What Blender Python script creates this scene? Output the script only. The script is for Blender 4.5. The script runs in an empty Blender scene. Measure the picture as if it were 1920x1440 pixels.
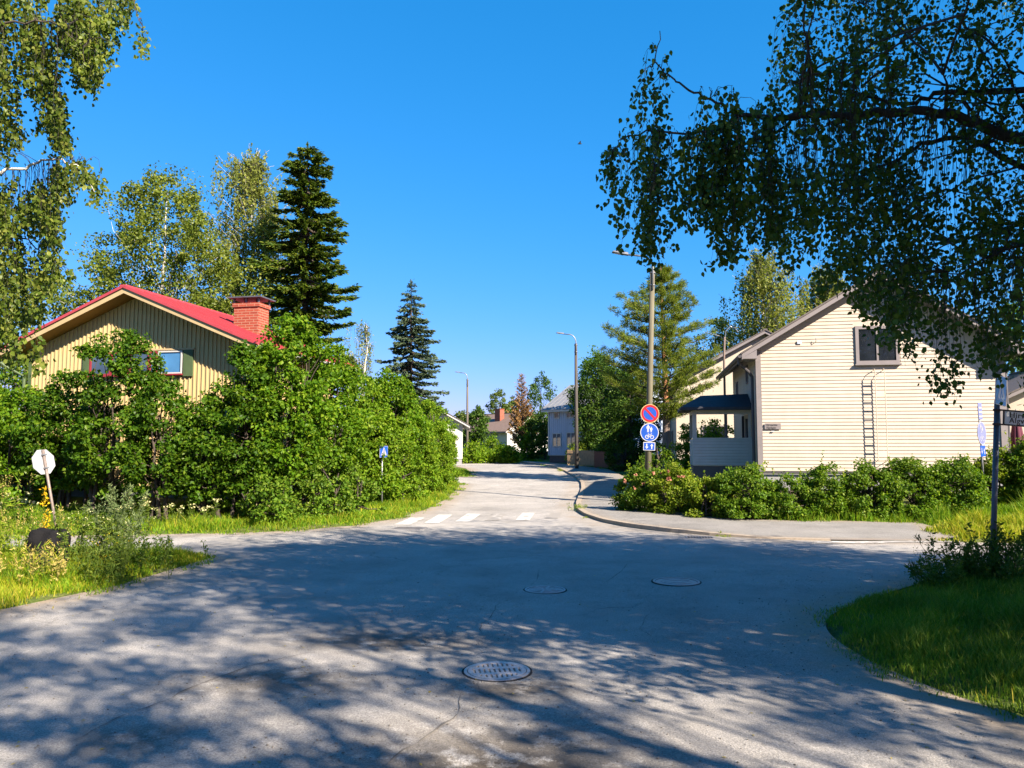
import bpy, bmesh, math, random
import numpy as np
from mathutils import Vector, Matrix
R = math.radians
scene = bpy.context.scene
col = scene.collection

# ------------------------------------------------------------------ camera
CAM_H = 2.0
PITCH = math.atan(115 / 1440)
cam_d = bpy.data.cameras.new("camera")
cam_d.sensor_width = 36.0
cam_d.lens = 27.0
cam_d.clip_start = 0.1
cam_d.clip_end = 3000
cam = bpy.data.objects.new("camera", cam_d)
col.objects.link(cam)
cam.location = (0, 0, CAM_H)
cam.rotation_euler = (R(90) + PITCH, 0, 0)
scene.camera = cam

# ------------------------------------------------------------------ light
SUN_DIR = Vector((0.71, -0.70, 0.0)).normalized()      # towards the sun, in plan
SUN_EL = R(35)
world = bpy.data.worlds.new("World")
scene.world = world
world.use_nodes = True
wn = world.node_tree
bg = wn.nodes["Background"]
sky = wn.nodes.new("ShaderNodeTexSky")
sky.sky_type = 'NISHITA'
sky.sun_disc = False
sky.sun_elevation = SUN_EL
sky.sun_rotation = math.atan2(SUN_DIR.x, SUN_DIR.y)
sky.altitude = 0
sky.air_density = 1.0
sky.dust_density = 0.45
sky.ozone_density = 6.0
# the deep clear blue of this northern summer sky: each channel of the sky is graded, for camera and light alike
sep = wn.nodes.new("ShaderNodeSeparateColor"); cmb = wn.nodes.new("ShaderNodeCombineColor")
wn.links.new(sky.outputs[0], sep.inputs[0]); wn.links.new(cmb.outputs[0], bg.inputs[0])
for ch, (pw, gain) in enumerate(((1.72, .165), (.63, .89), (.60, 1.57))):
    p_ = wn.nodes.new("ShaderNodeMath"); p_.operation = 'POWER'; p_.inputs[1].default_value = pw
    g_ = wn.nodes.new("ShaderNodeMath"); g_.operation = 'MULTIPLY'; g_.inputs[1].default_value = gain
    wn.links.new(sep.outputs[ch], p_.inputs[0]); wn.links.new(p_.outputs[0], g_.inputs[0]); wn.links.new(g_.outputs[0], cmb.inputs[ch])
bg.inputs[1].default_value = 0.074
sun_d = bpy.data.lights.new("sun", 'SUN')
sun_d.energy = 5.0
sun_d.angle = R(0.5)
sun_d.color = (1.0, 0.86, 0.70)
sun = bpy.data.objects.new("sun", sun_d)
col.objects.link(sun)
sv = Vector((SUN_DIR.x * math.cos(SUN_EL), SUN_DIR.y * math.cos(SUN_EL), math.sin(SUN_EL)))
sun.rotation_euler = sv.to_track_quat('Z', 'Y').to_euler()
sun.location = (20, -15, 25)

scene.view_settings.view_transform = 'Standard'
scene.view_settings.look = 'None'
scene.view_settings.exposure = 1.9
scene.view_settings.gamma = 1.0
scene.cycles.max_bounces = 6
scene.cycles.diffuse_bounces = 2
scene.cycles.glossy_bounces = 2
scene.cycles.transmission_bounces = 3
scene.cycles.transparent_max_bounces = 8
scene.cycles.caustics_reflective = False
scene.cycles.caustics_refractive = False
scene.cycles.use_denoising = True

# ------------------------------------------------------------------ helpers: ground and rays
def ss(a, b, x):
    t = np.clip((np.asarray(x, dtype=float) - a) / (b - a), 0, 1)
    return t * t * (3 - 2 * t)

def zr(y):                                   # height of the road, rising gently beyond the crossing
    return 0.55 * ss(26, 54, y)

CP, SP = math.cos(PITCH), math.sin(PITCH)
def at(px, py, Y):
    """The point at depth Y that the photograph shows at pixel px, py (1920 x 1440)."""
    xc, yc = (px - 960) / 1440, (720 - py) / 1440
    d = Vector((xc, CP - yc * SP, SP + yc * CP))
    s = Y / d.y
    return Vector((d.x * s, Y, CAM_H + d.z * s))

def gd(px, py):
    """The point of the road surface seen at pixel px, py."""
    xc, yc = (px - 960) / 1440, (720 - py) / 1440
    dx, dy, dz = xc, CP - yc * SP, SP + yc * CP
    Y = 20.0
    for _ in range(40):
        Y = 0.5 * Y + 0.5 * (float(zr(Y)) - CAM_H) / dz * dy
    return (dx / dy * Y, Y)

def smooth_line(pts, n=2):
    for _ in range(n):
        q = [pts[0]]
        for a, b in zip(pts[:-1], pts[1:]):
            q += [(a[0] * .75 + b[0] * .25, a[1] * .75 + b[1] * .25), (a[0] * .25 + b[0] * .75, a[1] * .25 + b[1] * .75)]
        pts = q + [pts[-1]]
    return pts

# outline of the carriageway (three roads that meet) and of the shared path beside it
ROAD = smooth_line([(-8.5, -14), (-7.6, 4), (-6.9, 7.6), gd(0, 1143), gd(120, 1118), gd(240, 1094), gd(330, 1066), gd(392, 1046),
        (-5.9, 14.1), (-7.2, 14.3), (-10, 14.0)]) + [ (-30, 17.0), (-75, 25), (-75, 31), (-30, 21.8), (-16, 18.0),
        gd(0, 1004), gd(130, 1004), gd(255, 1004), gd(400, 1000), gd(560, 994), gd(660, 986), gd(740, 973), gd(795, 957), gd(836, 936), gd(858, 915),
        gd(862, 908), gd(800, 905), gd(760, 900), gd(800, 893), gd(845, 895), gd(878, 894), gd(884, 888), (-3.0, 50), (-4.6, 56), (-9, 64), (-20, 72), (-60, 84),
        (-60, 92), (-20, 79), (-8, 73), (-2.5, 70)]
KERB = [gd(930, 866.0), gd(975, 868), gd(1012, 871), gd(1040, 877), gd(1058, 884), gd(1080, 896), gd(1090, 907), gd(1091, 918), gd(1086, 932),
        gd(1081, 946), gd(1083, 958), gd(1098, 968), gd(1130, 979), gd(1180, 988), gd(1250, 997), gd(1330, 1004), gd(1420, 1009),
        gd(1560, 1013), gd(1760, 1015), (13.0, 15.4), (40, 10.5), (80, 4)]
ROAD += KERB + [(80, -1.5), (40, 6.2)] + smooth_line([(16, 10.9), (11.2, 12.3), (8.6, 12.6), gd(1770, 1078), gd(1690, 1104), gd(1600, 1130), gd(1556, 1152), gd(1545, 1176),
                gd(1570, 1205), gd(1640, 1245), gd(1720, 1278), gd(1810, 1310), gd(1930, 1342), (4.3, 3.0), (4.6, -14)])
PATH = KERB[1:-3] + [gd(1800, 1006), gd(1772, 1001), gd(1752, 996), gd(1748, 988), gd(1725, 981), gd(1600, 978), gd(1500, 977), gd(1380, 973), gd(1290, 967), gd(1215, 957), gd(1180, 948),
                gd(1172, 930), gd(1180, 910), gd(1172, 897), gd(1140, 882), gd(1100, 877), gd(1060, 872), gd(1020, 868), gd(985, 866.2)]
ROAD_A, PATH_A = np.array(ROAD), np.array(PATH)

def poly_dist(P, poly):
    """Signed distance of points P to a polygon: negative inside."""
    P = np.atleast_2d(np.asarray(P, dtype=float))
    A, B = poly, np.roll(poly, -1, axis=0)
    d = np.full(len(P), 1e9)
    inside = np.zeros(len(P), bool)
    for a, b in zip(A, B):
        ab = b - a
        t = np.clip(((P - a) @ ab) / max(ab @ ab, 1e-12), 0, 1)
        q = P - a - t[:, None] * ab
        d = np.minimum(d, np.hypot(q[:, 0], q[:, 1]))
        c = (a[1] > P[:, 1]) != (b[1] > P[:, 1])
        with np.errstate(divide='ignore', invalid='ignore'):
            xi = (b[0] - a[0]) * (P[:, 1] - a[1]) / (b[1] - a[1]) + a[0]
        inside ^= c & (P[:, 0] < xi)
    return np.where(inside, -d, d)

def off_road(P):
    return np.minimum(poly_dist(P, ROAD_A), poly_dist(P, PATH_A))

def gz_many(P):
    P = np.atleast_2d(np.asarray(P, dtype=float))
    d = off_road(P)
    bump = 0.03 * np.sin(P[:, 0] * 1.7 + 0.4 * P[:, 1]) * np.cos(P[:, 1] * 1.3 - 0.5 * P[:, 0])
    return zr(P[:, 1]) + np.where(d < 0, -0.10, 0.035 * ss(0, .25, d) + 0.06 * ss(.2, 1.2, d) + (0.42 + bump) * ss(1.0, 4.5, d) + bump * ss(0, 1, d) * .5)

def gz(x, y):
    return float(gz_many([[x, y]])[0])

# ------------------------------------------------------------------ helpers: materials
def new_mat(name):
    m = bpy.data.materials.new(name)
    m.use_nodes = True
    nt = m.node_tree
    return m, nt, nt.nodes["Principled BSDF"]

def noise_node(nt, scale, detail=4, vec=None, rough=.55, dim='3D'):
    n = nt.nodes.new("ShaderNodeTexNoise")
    n.inputs["Scale"].default_value = scale
    n.inputs["Detail"].default_value = detail
    n.inputs["Roughness"].default_value = rough
    if vec is not None: nt.links.new(vec, n.inputs["Vector"])
    return n

def obj_vec(nt):
    return nt.nodes.new("ShaderNodeTexCoord").outputs["Object"]

def ramp(nt, fac, stops):
    r = nt.nodes.new("ShaderNodeValToRGB")
    e = r.color_ramp.elements
    while len(e) < len(stops): e.new(0.5)
    for k, (p, c) in enumerate(stops):
        e[k].position = p
        e[k].color = (c[0], c[1], c[2], 1) if not isinstance(c, (int, float)) else (c, c, c, 1)
    nt.links.new(fac, r.inputs[0])
    return r.outputs[0]

def mixc(nt, fac, a, b, mode='MIX'):
    m = nt.nodes.new("ShaderNodeMix")
    m.data_type = 'RGBA'
    m.blend_type = mode
    for sock, v in ((m.inputs[0], fac), (m.inputs[6], a), (m.inputs[7], b)):
        if isinstance(v, (int, float)): sock.default_value = v
        elif isinstance(v, (tuple, list)): sock.default_value = (v[0], v[1], v[2], 1)
        else: nt.links.new(v, sock)
    return m.outputs[2]

def math_node(nt, op, a, b=None):
    m = nt.nodes.new("ShaderNodeMath")
    m.operation = op
    for k, v in enumerate((a, b)):
        if v is None: continue
        if isinstance(v, (int, float)): m.inputs[k].default_value = v
        else: nt.links.new(v, m.inputs[k])
    return m.outputs[0]

def bump_node(nt, height, strength, dist=.02):
    b = nt.nodes.new("ShaderNodeBump")
    b.inputs["Strength"].default_value = strength
    b.inputs["Distance"].default_value = dist
    nt.links.new(height, b.inputs["Height"])
    return b.outputs[0]

def mat(name, c, rough=.7, var=.18, scale=4.0, bump=0.0, metal=0.0, dirt=None, spec=.4, stretch=None, k=.55):
    """A weathered plain surface: two noises vary its colour and its gloss."""
    if max(c) > .1: c = tuple(x * k for x in c)
    if dirt: dirt = tuple(x * k for x in dirt)
    m, nt, p = new_mat(name)
    v = obj_vec(nt)
    if stretch:
        mp = nt.nodes.new("ShaderNodeMapping")
        mp.inputs["Scale"].default_value = stretch
        nt.links.new(v, mp.inputs[0]); v = mp.outputs[0]
    n1 = noise_node(nt, scale, 5, v)
    n2 = noise_node(nt, scale * 9, 3, v)
    lo = tuple(x * (1 - var) for x in c); hi = tuple(min(1, x * (1 + var)) for x in c)
    cc = ramp(nt, n1.outputs[0], [(.3, lo), (.7, hi)])
    cc = mixc(nt, var * .8, cc, ramp(nt, n2.outputs[0], [(.35, lo), (.65, hi)]))
    if dirt:
        cc = mixc(nt, ramp(nt, n1.outputs[0], [(.52, 0.0), (.72, .65)]), cc, dirt)
    nt.links.new(cc, p.inputs["Base Color"])
    p.inputs["Roughness"].default_value = rough
    nt.links.new(ramp(nt, n2.outputs[0], [(.3, max(0, rough - .1)), (.7, min(1, rough + .1))]), p.inputs["Roughness"])
    p.inputs["Metallic"].default_value = metal
    p.inputs["Specular IOR Level"].default_value = spec
    if bump:
        nt.links.new(bump_node(nt, n2.outputs[0], bump), p.inputs["Normal"])
    return m

def leaf_mat(name, stops, trans=.45, rough=.5, tcol=None, spec=.15, k=.86):
    """Foliage: every leaf takes its own tint, light comes through it."""
    m, nt, p = new_mat(name)
    stops = [(s[0] * k, s[1] * k, s[2] * k * .6) for s in stops]
    g = nt.nodes.new("ShaderNodeNewGeometry")
    cc = ramp(nt, g.outputs["Random Per Island"], [(k / (len(stops) - 1), s) for k, s in enumerate(stops)])
    big = noise_node(nt, .9, 3, obj_vec(nt))
    cc = mixc(nt, 1.0, cc, ramp(nt, big.outputs[0], [(.3, .72), (.7, 1.25)]), 'MULTIPLY')
    nt.links.new(cc, p.inputs["Base Color"])
    p.inputs["Roughness"].default_value = rough
    p.inputs["Specular IOR Level"].default_value = spec
    t = nt.nodes.new("ShaderNodeBsdfTranslucent")
    tc = mixc(nt, 1.0, cc, tcol or (1.5, 1.55, .55), 'MULTIPLY')
    nt.links.new(tc, t.inputs[0])
    mx = nt.nodes.new("ShaderNodeMixShader")
    mx.inputs[0].default_value = trans
    nt.links.new(p.outputs[0], mx.inputs[1]); nt.links.new(t.outputs[0], mx.inputs[2])
    nt.links.new(mx.outputs[0], nt.nodes["Material Output"].inputs[0])
    return m

def glass_mat(name, c, rough=.04, spec=1.0, metal=0.0):
    m, nt, p = new_mat(name)
    n = noise_node(nt, 1.2, 2, obj_vec(nt))
    nt.links.new(ramp(nt, n.outputs[0], [(.3, tuple(x * .6 for x in c)), (.7, tuple(x * 1.3 for x in c))]), p.inputs["Base Color"])
    p.inputs["Roughness"].default_value = rough
    p.inputs["Specular IOR Level"].default_value = spec
    p.inputs["Metallic"].default_value = metal
    p.inputs["Coat Weight"].default_value = .5
    nt.links.new(bump_node(nt, n.outputs[0], .05, .05), p.inputs["Normal"])
    return m

# ------------------------------------------------------------------ helpers: meshes and the object tree
LOC = {}
def tag(o, label=None, cat=None, group=None, kind=None):
    if label: o["label"] = label
    if cat: o["category"] = cat
    if group: o["group"] = group
    if kind: o["kind"] = kind
    return o

def thing(name, label, cat, loc=(0, 0, 0), rotz=0.0, group=None):
    o = bpy.data.objects.new(name, None)
    o.empty_display_size = .3
    col.objects.link(o)
    o.location = loc
    o.rotation_euler = (0, 0, rotz)
    LOC[o.name] = (Vector(loc), rotz)
    return tag(o, label, cat, group)

def raw_mesh(name, V, F, mats, parent=None, local=False, midx=None, smooth=False, loc=None):
    """V: n x 3, F: m x k array (all faces k-sided) or a list of faces; one mesh object. World coordinates unless local."""
    V = np.asarray(V, dtype=np.float32).reshape(-1, 3)
    off = None
    if parent is not None and not local:
        off = LOC[parent.name][0]
    elif parent is None and loc is not None:
        off = Vector(loc)
    if off is not None: V = V - np.array(off, dtype=np.float32)
    me = bpy.data.meshes.new(name)
    if isinstance(F, np.ndarray):
        nf, k = F.shape
        idx = F.astype(np.int32).ravel()
        starts = np.arange(0, nf * k, k, dtype=np.int32)
        tot = np.full(nf, k, dtype=np.int32)
    else:
        nf = len(F)
        tot = np.array([len(f) for f in F], dtype=np.int32)
        starts = np.concatenate([[0], np.cumsum(tot)[:-1]]).astype(np.int32)
        idx = np.array([i for f in F for i in f], dtype=np.int32)
    me.vertices.add(len(V)); me.vertices.foreach_set("co", V.ravel())
    me.loops.add(len(idx)); me.loops.foreach_set("vertex_index", idx)
    me.polygons.add(nf)
    me.polygons.foreach_set("loop_start", starts)
    me.polygons.foreach_set("loop_total", tot)
    if midx is not None: me.polygons.foreach_set("material_index", np.asarray(midx, dtype=np.int32))
    me.polygons.foreach_set("use_smooth", np.full(nf, bool(smooth)))
    for m in (mats if isinstance(mats, (list, tuple)) else [mats]): me.materials.append(m)
    me.update(calc_edges=True)
    me.validate()
    o = bpy.data.objects.new(name, me)
    col.objects.link(o)
    if parent is not None:
        o.parent = parent
        LOC[o.name] = LOC[parent.name]
    elif loc is not None: o.location = loc
    return o

class MB:
    """Collects simple solids; build() links them as ONE mesh object."""
    def __init__(s): s.v, s.f, s.m, s.M = [], [], [], None
    def add(s, V, F, mi=0):
        b = len(s.v)
        for p in V:
            p = Vector(p)
            s.v.append(tuple(s.M @ p) if s.M is not None else tuple(p))
        for f in F:
            s.f.append([b + i for i in f]); s.m.append(mi)
        return s
    def box(s, lo, hi, mi=0):
        x0, y0, z0 = lo; x1, y1, z1 = hi
        V = [(x0, y0, z0), (x1, y0, z0), (x1, y1, z0), (x0, y1, z0), (x0, y0, z1), (x1, y0, z1), (x1, y1, z1), (x0, y1, z1)]
        return s.add(V, [(0, 3, 2, 1), (4, 5, 6, 7), (0, 1, 5, 4), (1, 2, 6, 5), (2, 3, 7, 6), (3, 0, 4, 7)], mi)
    def hexa(s, V, mi=0):
        return s.add(V, [(0, 3, 2, 1), (4, 5, 6, 7), (0, 1, 5, 4), (1, 2, 6, 5), (2, 3, 7, 6), (3, 0, 4, 7)], mi)
    def prism(s, poly, axis, a, b, mi=0):
        """poly in the plane across axis ('y': x,z; 'x': y,z; 'z': x,y), from a to b."""
        n = len(poly)
        def P(q, w):
            return (q[0], w, q[1]) if axis == 'y' else (w, q[0], q[1]) if axis == 'x' else (q[0], q[1], w)
        V = [P(q, a) for q in poly] + [P(q, b) for q in poly]
        F = [tuple(range(n)), tuple(range(2 * n - 1, n - 1, -1))] + [(i, i + n, (i + 1) % n + n, (i + 1) % n) for i in range(n)]
        return s.add(V, F, mi)
    def tube(s, pts, rad, sides=8, mi=0, cap=True):
        pts = [Vector(p) for p in pts]
        rad = rad if isinstance(rad, (list, tuple)) else [rad] * len(pts)
        V, F = [], []
        ref = Vector((0.31, 0.2, 0.93))
        for i, p in enumerate(pts):
            t = (pts[min(i + 1, len(pts) - 1)] - pts[max(i - 1, 0)]).normalized()
            if abs(t.dot(ref)) > .95: ref = Vector((1, 0.1, 0))
            a = t.cross(ref).normalized(); b = t.cross(a)
            for k in range(sides):
                w = 2 * math.pi * k / sides
                V.append(p + a * (math.cos(w) * rad[i]) + b * (math.sin(w) * rad[i]))
        for i in range(len(pts) - 1):
            for k in range(sides):
                k2 = (k + 1) % sides
                F.append((i * sides + k, i * sides + k2, (i + 1) * sides + k2, (i + 1) * sides + k))
        if cap:
            F.append(tuple(range(sides))[::-1]); F.append(tuple(range((len(pts) - 1) * sides, len(pts) * sides)))
        return s.add(V, F, mi)
    def disc(s, c, r, n, axis='y', t=.004, mi=0, sx=1.0):
        poly = [(c[0] + math.cos(2 * math.pi * k / n + math.pi / n) * r * sx, c[1] + math.sin(2 * math.pi * k / n + math.pi / n) * r) for k in range(n)]
        return s.prism(poly, axis, c[2], c[2] + t, mi)
    def ring(s, c, r0, r1, n, axis='y', t=.004, mi=0):
        V, F = [], []
        for k in range(n):
            w = 2 * math.pi * k / n
            for r in (r0, r1):
                for d in (c[2], c[2] + t):
                    q = (c[0] + math.cos(w) * r, c[1] + math.sin(w) * r)
                    V.append((q[0], d, q[1]) if axis == 'y' else (q[0], q[1], d))
        for k in range(n):
            a, b = 4 * k, 4 * ((k + 1) % n)
            F += [(a, a + 2, b + 2, b), (a + 1, b + 1, b + 3, a + 3), (a, b, b + 1, a + 1), (a + 2, a + 3, b + 3, b + 2)]
        return s.add(V, F, mi)
    def build(s, name, mats, parent=None, local=True, smooth=False, bevel=0.0, loc=None, fix=True):
        o = raw_mesh(name, s.v, s.f, mats, parent, local, s.m, smooth, loc)
        if fix:
            bm = bmesh.new(); bm.from_mesh(o.data)
            bmesh.ops.recalc_face_normals(bm, faces=bm.faces)
            bm.to_mesh(o.data); bm.free()
        if bevel:
            b = o.modifiers.new("bevel", 'BEVEL'); b.width = bevel; b.segments = 2; b.limit_method = 'ANGLE'
        return o

def dup(root, loc, rotz=0.0, scale=1.0, label=None):
    """A copy of a thing with copies of its parts and sub-parts."""
    r = root.copy(); col.objects.link(r)
    r.location = loc; r.rotation_euler = (0, 0, rotz)
    r.scale = (scale,) * 3 if isinstance(scale, (int, float)) else scale
    if label: r["label"] = label
    for ch in list(root.children):
        c = ch.copy(); col.objects.link(c); c.parent = r
        for g in list(ch.children):
            d = g.copy(); col.objects.link(d); d.parent = c
    return r

# ------------------------------------------------------------------ helpers: foliage
def unit(v):
    return v / np.maximum(np.linalg.norm(v, axis=1, keepdims=True), 1e-9)

def leaves(P, L, W, D, N, fold=.18, wide=.45):
    """One four-cornered, slightly folded leaf blade at each point P, along D, facing N."""
    n = len(P)
    D = unit(D); S = unit(np.cross(D, N)); N = np.cross(S, D)
    L = np.broadcast_to(np.asarray(L, float), (n,))[:, None]; W = np.broadcast_to(np.asarray(W, float), (n,))[:, None]
    V = np.empty((n, 4, 3))
    V[:, 0] = P
    V[:, 1] = P + D * L * wide + S * W * .5 + N * W * fold
    V[:, 2] = P + D * L
    V[:, 3] = P + D * L * wide - S * W * .5 + N * W * fold
    return V.reshape(-1, 3), np.arange(n * 4).reshape(n, 4)

def leaves6(P, L, W, D, N, fold=.12, wide=.42):
    """Rounder six-cornered birch leaves with a drawn-out tip."""
    n = len(P)
    D = unit(D); S = unit(np.cross(D, N)); N = np.cross(S, D)
    L = np.broadcast_to(np.asarray(L, float), (n,))[:, None]; W = np.broadcast_to(np.asarray(W, float), (n,))[:, None]
    V = np.empty((n, 6, 3))
    V[:, 0] = P
    for i, (a, b, f) in {1: (.20, .40, .6), 2: (.52, .46, .8), 4: (.52, -.46, .8), 5: (.20, -.40, .6)}.items():
        V[:, i] = P + D * L * a + S * W * b + N * W * fold * f
    V[:, 3] = P + D * L
    return V.reshape(-1, 3), np.arange(n * 6).reshape(n, 6)

def rand_dirs(rng, n, up=0.0, droop=0.0):
    v = rng.normal(size=(n, 3)); v = unit(v)
    v[:, 2] += up - droop
    return unit(v)

def tubes(paths, rads, sides=4):
    """Many thin tapered tubes in one go: lists of n x 3 point arrays and of radii."""
    Vs, Fs, b = [], [], 0
    for p, r in zip(paths, rads):
        p = np.asarray(p, float); n = len(p)
        r = np.broadcast_to(np.asarray(r, float), (n,))
        t = np.gradient(p, axis=0); t = unit(t)
        ref = np.tile(np.array([[.31, .9, .3]]), (n, 1))
        a = unit(np.cross(t, ref)); c = np.cross(t, a)
        w = np.arange(sides) * 2 * math.pi / sides
        ringv = p[:, None] + r[:, None, None] * (a[:, None] * np.cos(w)[None, :, None] + c[:, None] * np.sin(w)[None, :, None])
        Vs.append(ringv.reshape(-1, 3))
        i = np.arange(n - 1)[:, None] * sides; k = np.arange(sides)[None]
        k2 = (k + 1) % sides
        Fs.append(np.stack([i + k, i + k2, i + sides + k2, i + sides + k], -1).reshape(-1, 4) + b)
        b += n * sides
    return np.concatenate(Vs), np.concatenate(Fs)

def arc(a, b, sag=0.0, n=6, rng=None, jit=0.0):
    a, b = np.asarray(a, float), np.asarray(b, float)
    t = np.linspace(0, 1, n)[:, None]
    p = a + (b - a) * t
    p[:, 2] += sag * 4 * (t * (1 - t))[:, 0]
    if rng is not None and jit: p[1:-1] += rng.normal(size=(n - 2, 3)) * jit
    return p
# ------------------------------------------------------------------ materials
M = {}
def asphalt(name, base, warm):
    m, nt, p = new_mat(name)
    v = obj_vec(nt)
    big = noise_node(nt, .35, 5, v); mid = noise_node(nt, 2.2, 6, v, .65); fine = noise_node(nt, 70, 3, v, .7); grit = noise_node(nt, 260, 2, v)
    c = ramp(nt, big.outputs[0], [(.3, tuple(x * .84 for x in base)), (.7, tuple(x * 1.12 for x in base))])
    c = mixc(nt, ramp(nt, mid.outputs[0], [(.45, 0.0), (.75, .5)]), c, warm)
    c = mixc(nt, .75, c, ramp(nt, fine.outputs[0], [(.3, .5), (.5, 1.08), (.72, 1.75)]), 'MULTIPLY')
    c = mixc(nt, .5, c, ramp(nt, grit.outputs[0], [(.35, .4), (.65, 1.6)]), 'MULTIPLY')
    patch = noise_node(nt, .8, 7, v, .72)
    c = mixc(nt, .7, c, ramp(nt, patch.outputs[0], [(.32, .70), (.5, 1.0), (.7, 1.22)]), 'MULTIPLY')
    # tracks worn along the wheels, dark repair seams and hairline cracks
    vo = nt.nodes.new("ShaderNodeTexVoronoi"); vo.feature = 'DISTANCE_TO_EDGE'; vo.inputs["Scale"].default_value = .34
    wob = noise_node(nt, 1.6, 4, v)
    va = nt.nodes.new("ShaderNodeVectorMath"); va.operation = 'ADD'
    sc = nt.nodes.new("ShaderNodeVectorMath"); sc.operation = 'SCALE'; sc.inputs[3].default_value = .9
    nt.links.new(wob.outputs["Color"], sc.inputs[0]); nt.links.new(v, va.inputs[0]); nt.links.new(sc.outputs[0], va.inputs[1])
    nt.links.new(va.outputs[0], vo.inputs["Vector"])
    crack = ramp(nt, vo.outputs["Distance"], [(.002, 1.0), (.008, 0.0)])
    gate = ramp(nt, noise_node(nt, .28, 2, v).outputs[0], [(.52, 0.0), (.62, .5)])
    c = mixc(nt, math_node(nt, 'MULTIPLY', crack, gate), c, (.035, .032, .03))
    # sandy grit swept to the edges, damp soil in the hollow before the drain
    at_ = nt.nodes.new("ShaderNodeAttribute"); at_.attribute_name = "edge"
    sand = math_node(nt, 'MULTIPLY', at_.outputs["Fac"], ramp(nt, mid.outputs[0], [(.3, .25), (.6, 1.0)]))
    c = mixc(nt, sand, c, (.24, .19, .135))
    at2 = nt.nodes.new("ShaderNodeAttribute"); at2.attribute_name = "soil"
    soil = math_node(nt, 'MULTIPLY', at2.outputs["Fac"], ramp(nt, noise_node(nt, 4.5, 6, v, .7).outputs[0], [(.36, 0.0), (.5, 1.0)]))
    c = mixc(nt, soil, c, (.050, .040, .030))
    nt.links.new(c, p.inputs["Base Color"])
    p.inputs["Roughness"].default_value = .92
    p.inputs["Specular IOR Level"].default_value = .2
    h = mixc(nt, .5, fine.outputs[0], mid.outputs[0])
    h = mixc(nt, math_node(nt, 'MULTIPLY', crack, gate), h, (0, 0, 0))
    nt.links.new(bump_node(nt, h, .8, .02), p.inputs["Normal"])
    return m
M['asphalt'] = asphalt('asphalt', (.245, .235, .221), (.28, .26, .228))
M['path'] = asphalt('path_asphalt', (.178, .172, .162), (.20, .188, .168))

def ground_mat():
    m, nt, p = new_mat('turf_soil')
    v = obj_vec(nt)
    a = noise_node(nt, .6, 5, v); b = noise_node(nt, 14, 5, v, .7)
    c = ramp(nt, b.outputs[0], [(.3, (.030, .050, .012)), (.5, (.075, .115, .022)), (.72, (.15, .165, .045))])
    c = mixc(nt, ramp(nt, a.outputs[0], [(.42, 0.0), (.68, .6)]), c, (.16, .13, .06))
    nt.links.new(c, p.inputs["Base Color"]); p.inputs["Roughness"].default_value = .95
    p.inputs["Specular IOR Level"].default_value = .1
    nt.links.new(bump_node(nt, b.outputs[0], 1.0, .06), p.inputs["Normal"])
    return m
M['ground'] = ground_mat()

M['grass'] = leaf_mat('grass_blades', [(.06, .14, .01), (.10, .21, .012), (.15, .27, .015), (.27, .30, .04)], .35, .55)
M['grass_dry'] = leaf_mat('dry_grass_blades', [(.13, .22, .015), (.21, .28, .02), (.30, .31, .03), (.42, .34, .09)], .35, .6)
M['grass_dark'] = leaf_mat('dark_grass_blades', [(.06, .13, .014), (.095, .19, .02), (.14, .235, .03), (.24, .28, .07)], .3, .55)
M['maple'] = leaf_mat('maple_leaf', [(.028, .075, .008), (.045, .11, .011), (.07, .15, .014), (.13, .20, .022)], .4, .42)
M['maple_b'] = leaf_mat('young_maple_leaf', [(.05, .125, .010), (.08, .175, .012), (.12, .23, .018), (.20, .28, .03)], .45, .45)
M['hedge'] = leaf_mat('hedge_leaf', [(.07, .15, .012), (.11, .21, .015), (.15, .26, .02), (.23, .30, .04)], .42, .5)
M['shrub'] = leaf_mat('shrub_leaf', [(.05, .115, .015), (.08, .165, .02), (.125, .22, .026), (.20, .27, .05)], .4, .48)
M['shrub_y'] = leaf_mat('light_shrub_leaf', [(.10, .17, .018), (.15, .23, .024), (.21, .28, .035), (.29, .31, .06)], .4, .5)
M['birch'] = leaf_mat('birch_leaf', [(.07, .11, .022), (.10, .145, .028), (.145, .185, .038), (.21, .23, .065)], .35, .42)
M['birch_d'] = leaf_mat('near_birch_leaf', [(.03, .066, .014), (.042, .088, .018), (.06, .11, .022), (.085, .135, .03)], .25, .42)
M['birch_l'] = leaf_mat('left_birch_leaf', [(.05, .085, .018), (.075, .115, .022), (.11, .15, .03), (.18, .20, .06)], .3, .42)  # lighter, more olive leaf tones than the near right birch
M['birch_far'] = leaf_mat('weeping_birch_leaf', [(.11, .15, .05), (.16, .20, .06), (.22, .25, .08), (.28, .29, .11)], .45, .5)
M['willow'] = leaf_mat('willow_leaf', [(.14, .19, .07), (.19, .24, .09), (.25, .29, .13)], .35, .5)
M['spruce'] = leaf_mat('spruce_needles', [(.022, .05, .010), (.04, .08, .012), (.075, .12, .015), (.14, .165, .02)], .15, .6)
M['bluespruce'] = leaf_mat('blue_spruce_needles', [(.035, .065, .06), (.055, .09, .085), (.085, .125, .115), (.12, .165, .15)], .1, .6)
M['pine'] = leaf_mat('pine_needles', [(.08, .125, .032), (.115, .165, .038), (.16, .205, .046), (.22, .235, .065)], .4, .6)
M['dead'] = leaf_mat('dead_thuja_scale', [(.16, .075, .03), (.24, .12, .06), (.30, .18, .10), (.22, .15, .11)], .1, .8, (1.2, 1, .8))
M['dark_tree'] = leaf_mat('deep_green_leaf', [(.022, .055, .012), (.035, .08, .016), (.055, .11, .02), (.09, .15, .028)], .3, .5)
M['far_tree'] = leaf_mat('far_leaf', [(.05, .09, .03), (.07, .115, .035), (.10, .145, .045), (.13, .17, .055)], .3, .6)
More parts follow.
